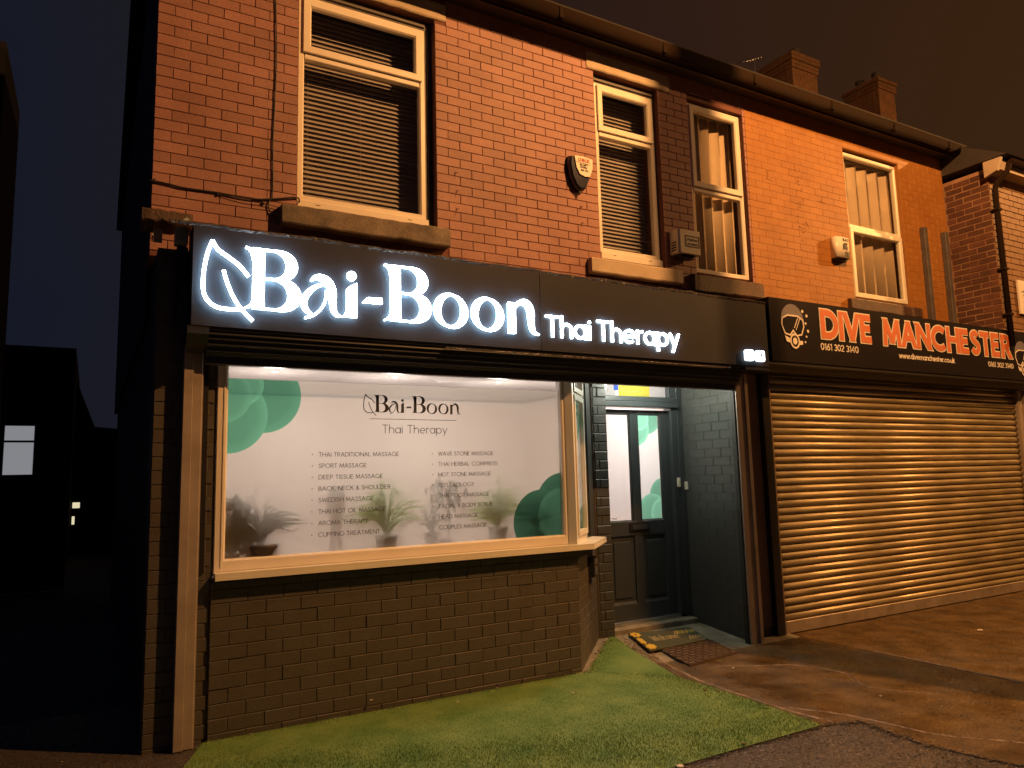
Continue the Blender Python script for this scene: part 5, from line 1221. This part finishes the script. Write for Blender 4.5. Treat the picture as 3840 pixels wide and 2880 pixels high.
def divelogo(cx, cz, s_):
    em = MB()
    A = lambda pts: [(cx + p[0] * s_, cz + p[1] * s_) for p in pts]
    hood = A(arc(0, .02, .46, .50, 0, 180, 18) + arc(0, .02, .46, .40, 180, 360, 18)[1:-1])
    MB().prism(hood, 'y', YB - .002, YB - .0002).build('diver_hood', m_ggrey, ds)
    q = MB(); q.ribbon(hood, .010 * s_ / .4, YB - .0032, .001, True)
    q.ribbon(A(arc(0, .02, .27, .42, 20, 160, 10)), .012, YB - .003, .001)
    q.build('emblem_line', m_ggrey, ds)
    mask = A([(-.42, .10), (-.20, .20), (.22, .20), (.42, .10), (.45, -.08), (.34, -.32), (.14, -.36), (0, -.22), (-.14, -.36), (-.34, -.32), (-.45, -.08)])
    MB().prism(mask, 'y', YB - .0040, YB - .0033).build('diver_mask', m_dsign, ds)
    q = MB(); q.ribbon(mask, .016, YB - .0052, .001, True); q.ribbon(A([(.05, -.15), (.22, .15)]), .010, YB - .0052, .001); q.ribbon(A([(.12, -.20), (.30, .14)]), .008, YB - .0052, .001); q.build('emblem_line', m_white, ds)
    q = MB(); q.ribbon(A(arc(.04, -.52, .17, .19, 0, 345, 23)), .020, YB - .0064, .001, True); q.prism(A(arc(.04, -.52, .09, .10, 0, 330, 11)), 'y', YB - .0064, YB - .0054); q.prism(A([(-.36, -.38), (-.14, -.46), (-.14, -.58), (-.30, -.55)]), 'y', YB - .0064, YB - .0054); q.prism(A([(.36, -.50), (.22, -.50), (.22, -.62), (.36, -.60)]), 'y', YB - .0064, YB - .0054); q.build('regulator_print', m_white, ds)
    for (bx_, bz_, br) in ((.44, .36, .045), (.60, .24, .045), (.54, .02, .038), (.62, -.20, .045), (.54, -.36, .035), (.48, -.52, .03)):
        MB().prism(A(arc(bx_, bz_, br, br, 0, 330, 11)), 'y', YB - .003, YB - .0002).build('bubble', m_white, ds)
divelogo(sX(6.300), sZ(3.290), .385)
divelogo(sX(10.99), sZ(3.200), .385)

# ================================================================== DOORMATS AND SMALL GROUND THINGS
t = thing('doormat', (4.72, .25, .06), 'dark green welcome doormat with yellow flowers nearest the doorstep', 'doormat', 'doormats at the door')
def quad_map(P00, P10, P11, P01):
    return lambda u, v: tuple(P00[i] * (1 - u) * (1 - v) + P10[i] * u * (1 - v) + P11[i] * u * v + P01[i] * (1 - u) * v for i in range(3))
zr = lambda y: float(rampz(np.array(y)))
F1 = quad_map((4.30, .02, .048), (5.07, .05, .052), (5.19, .43, .090), (4.46, .54, .10))
def slab(F, u0, u1, v0, v1, h0, h1, nm, mt, t_, n=10, wav=0.0):
    b = MB(); ids = {}
    for k_, h in enumerate((h0, h1)):
        for i in range(n + 1):
            for j in range(n + 1):
                p = F(u0 + (u1 - u0) * i / n, v0 + (v1 - v0) * j / n); ids[k_, i, j] = len(b.v); b.v.append(T(p[0], p[1], p[2] + h + wav * math.sin(i * .9 + j * 1.3)))
    for i in range(n):
        for j in range(n):
            b.face([ids[1, i, j], ids[1, i + 1, j], ids[1, i + 1, j + 1], ids[1, i, j + 1]]); b.face([ids[0, i, j], ids[0, i, j + 1], ids[0, i + 1, j + 1], ids[0, i + 1, j]])
        b.face([ids[0, i, 0], ids[0, i + 1, 0], ids[1, i + 1, 0], ids[1, i, 0]]); b.face([ids[0, i, n], ids[1, i, n], ids[1, i + 1, n], ids[0, i + 1, n]])
        b.face([ids[0, 0, i], ids[1, 0, i], ids[1, 0, i + 1], ids[0, 0, i + 1]]); b.face([ids[0, n, i], ids[0, n, i + 1], ids[1, n, i + 1], ids[1, n, i]])
    return b.build(nm, mt, t_)
slab(F1, 0, 1, 0, 1, .002, .014, 'mat_base', m_matg, t, wav=.0015)
def decal(F, pts, h, nm, mt, t_, lab=None):
    b = MB(); q0 = [F(u, v) for u, v in pts]; n = len(pts); s0 = len(b.v)
    b.v += [T(p[0], p[1], p[2] + h - .002) for p in q0] + [T(p[0], p[1], p[2] + h) for p in q0]
    b.face([s0 + n + k for k in range(n)]); [b.face([s0 + k, s0 + (k + 1) % n, s0 + n + (k + 1) % n, s0 + n + k]) for k in range(n)]
    return b.build(nm, mt, t_)
def flower(cu, cv, ru, rv, k=9): return [(cu + ru * (1 if i % 2 else .72) * math.cos(2 * math.pi * i / (2 * k)), cv + rv * (1 if i % 2 else .72) * math.sin(2 * math.pi * i / (2 * k))) for i in range(2 * k)]
decal(F1, flower(.07, .86, .085, .15, 7), .0185, 'flower', m_maty, t); decal(F1, flower(.05, .50, .05, .22, 6), .0180, 'flower', m_maty, t); decal(F1, flower(.08, .16, .085, .15, 7), .0190, 'flower', m_maty, t)
decal(F1, arc(.07, .86, .015, .03, 0, 315, 7), .0205, 'flower_eye', m_black, t)
for i in range(9):
    u = .62 + .04 * i; decal(F1, [(u, .62), (u + .05, .86), (u + .065, .80), (u + .02, .60)], .0180, 'leaf_print', m_maty if i % 2 else m_matl, t)
for i in range(5):
    u = .74 + .045 * i; decal(F1, [(u, .18), (u + .05, .42), (u + .065, .36), (u + .02, .16)], .0182, 'leaf_print', m_matl, t)
# woven word across the mat
q = MB()
def mat_text(st, u0, u1, v0, h):
    adv = 0; W_ = sum(G[c][0] + .16 for c in st) - .16
    for c in st:
        cl_ = False
        for s_ in G[c][1]:
            if s_ == 'c': cl_ = True; continue
            P = [(u0 + (adv + p[0]) / W_ * (u1 - u0), v0 + p[1] * h) for p in s_]; P = P + [P[0]] if cl_ else P; cl_ = False
            for (a_, b_) in zip(P, P[1:]):
                p, r = F1(*a_), F1(*b_); d = Vector((r[0] - p[0], r[1] - p[1])); 
                if d.length < 1e-6: continue
                n2 = Vector((-d.y, d.x)).normalized() * .007
                q.poly([(p[0] - n2.x, p[1] - n2.y, p[2] + .0185), (r[0] - n2.x, r[1] - n2.y, r[2] + .0185), (r[0] + n2.x, r[1] + n2.y, r[2] + .0185), (p[0] + n2.x, p[1] + n2.y, p[2] + .0185)])
        adv += G[c][0] + .16
mat_text('Welcome', .22, .64, .38, .30); q.build('woven_word', m_matl, t)
t = thing('doormat', (4.76, -.12, .03), 'brown rubber doormat with raised basket weave ribs, nearest the pavement', 'doormat', 'doormats at the door')
F2 = quad_map((4.365, -.440, .003), (5.060, -.335, .003), (5.137, .176, .045), (4.470, .110, .038))
slab(F2, 0, 1, 0, 1, .001, .012, 'mat_base', m_matb, t)
nb2 = MB()
for i in range(7):
    for j in range(10):
        u = (i + (.5 if j % 2 else 0)) / 7; v = (j + .12) / 10
        if u + .115 > .995: u_1 = .99
        else: u_1 = u + .115
        if u_1 - u < .03: continue
        a_, b_, c_, d_ = F2(u + .01, v), F2(u_1, v), F2(u_1, v + .068), F2(u + .01, v + .068)
        s0 = len(nb2.v)
        for h in (.010, .020): nb2.v += [T(p[0], p[1], p[2] + h) for p in (a_, b_, c_, d_)]
        nb2.face([s0 + 4, s0 + 5, s0 + 6, s0 + 7])
        for k in range(4): nb2.face([s0 + k, s0 + (k + 1) % 4, s0 + 4 + (k + 1) % 4, s0 + 4 + k])
nb2.build('raised_ribs', m_matb, t)
def scrap(x, y, s_, name, label, cat, mt, group, z=.006):
    random.seed(int(abs(x * 977 + y * 131))); P = [(x + s_ * random.uniform(.5, 1) * math.cos(a), y + s_ * random.uniform(.35, .8) * math.sin(a)) for a in [k * 1.047 for k in range(6)]]
    o = MB().prism(P, 'z', z, z + s_ * .25).build(name, mt); tag(o, label, cat, group)
scrap(2.745, -2.10, .030, 'stone', 'pale stone lying at the front edge of the turf', 'stone', m_litter, None)
scrap(7.74, -1.08, .045, 'litter', 'pale scrap of litter on the ground in front of the dive shop', 'litter', m_litter, None)
for i, (x, y, w_) in enumerate(((3.30, -2.06, 'at the front edge of the turf near the stone'), (3.99, -1.16, 'on the turf near its right edge'), (3.93, -1.08, 'on the turf, beside another leaf'))):
    scrap(x, y, .022, 'fallen_leaf', 'dark wet leaf ' + w_, 'leaf', m_wleaf, 'fallen leaves on the turf', .016)
for i, (x, y, z_, w_) in enumerate(((1.56, -.115, .10, 'stuck in a brick joint of the bay wall'), (2.55, -.16, .012, 'on the turf at the foot of the bay wall'), (2.2, -.25, .014, 'on the shaded turf below the window'), (3.05, -.55, .016, 'on the turf, left of the bay corner'), (4.9, -1.9, .006, 'on the wet concrete right of the turf'), (5.6, -2.2, .006, 'on the concrete at lower right'), (4.62, -.70, .006, 'on the concrete in front of the mats'))):
    scrap(x, y, .016, 'litter_scrap', 'tiny pale scrap ' + w_, 'litter', m_litter, 'pale scraps on the ground', z_)

# ================================================================== LEFT SIDE AND BACKGROUND
mode(TR)
def AtoR(x, y, z): return (x, y, z)
rh = thing('rear_house', (-1.5, 14, 0), 'dark rear house across the yard with a frosted window lit white', 'house')
MB().box(-3.6, -.69, 13.6, 20, 0, 4.75).build('wall', m_house, rh)
def litwin(par, x0, x1, z0, z1, y, mt, bar=None, fw=.03):
    f = MB(); rect_frame(f, x0 - fw, x1 + fw, z0 - fw, z1 + fw, fw, y - .03, .05)
    if bar: f.box(x0, x1, y - .03, y + .02, bar, bar + .045)
    w_ = f.build('window', m_dark, par); w_['_o'] = par['_o']
    me = MB().box(x0, x1, y, y + .004, z0, z1).mesh('pane'); me.materials.append(mt); o = bpy.data.objects.new('pane', me); COL.objects.link(o); o.parent = w_; o.matrix_parent_inverse = Matrix()
litwin(rh, -1.935, -1.40, 1.93, 2.98, 13.59, m_litw, 2.62)
rh2 = thing('rear_house', (0, 17, 0), 'dark low rear house further back with a small warm stair window', 'house')
MB().prism([(-.69, 0), (1.5, 0), (1.5, 3.0), (-.25, 3.15), (-.69, 4.3)], 'y', 16, 22).build('wall', m_house, rh2)
litwin(rh2, -.66, -.50, 1.12, 1.26, 15.99, m_lity); litwin(rh2, -.66, -.60, .72, .92, 15.99, m_lity, fw=.02)
nh = thing('neighbour_house', (-3, 10, 0), 'dark gable of the neighbouring house at the left edge of the picture', 'house')
MB().box(-5.5, -1.92, 9.6, 12.5, 0, 9.6).build('wall', m_house, nh)
yw = tag(MB().box(-5, -0.6, 8.6, 8.75, 0, 1.0).build('yard_wall', m_house), 'low dark yard wall across the alley beside the shop', 'wall')

# ================================================================== STREET LAMPS (outside the frame, they light the street)
for (L_, cx2, cy2, w_, lab) in ((LAMP1, 5.62, -3.3, LAMP1_W, 'concrete street lamp standing in front of the dive shop, nearer the camera'), (LAMP2, 16.4, -2.0, LAMP2_W, 'concrete street lamp standing farther along the street')):
    t = thing('street_lamp', (cx2, cy2, 0), lab, 'street lamp', 'street lamps along the kerb')
    q = MB(); q.tube([(cx2, cy2, 0), (cx2, cy2, 1.2), (cx2, cy2, 7.5)], .225, 14, taper=.175); q.build('column', m_column, t)
    q = MB(); q.tube(bez([(cx2, cy2, 7.4), (cx2 + (L_[0] - cx2) * .3, cy2 + (L_[1] - cy2) * .3, 8.1 if w_ == LAMP1_W else 7.75), (L_[0], L_[1], L_[2] + .22)], 6), .06, 10); q.build('arm', m_column, t)
    q = MB(); q.box(L_[0] - .16, L_[0] + .16, L_[1] - .32, L_[1] + .32, L_[2] + .12, L_[2] + .26, ch=.04); q.build('lantern', m_column, t)
    MB().box(L_[0] - .10, L_[0] + .10, L_[1] - .22, L_[1] + .22, L_[2] + .085, L_[2] + .119).build('lens', m_lampface, t)
    point('sodium_lamp', L_, w_, SODIUM, .07, t)
for o in bpy.data.objects:
    if '_o' in o: del o['_o']
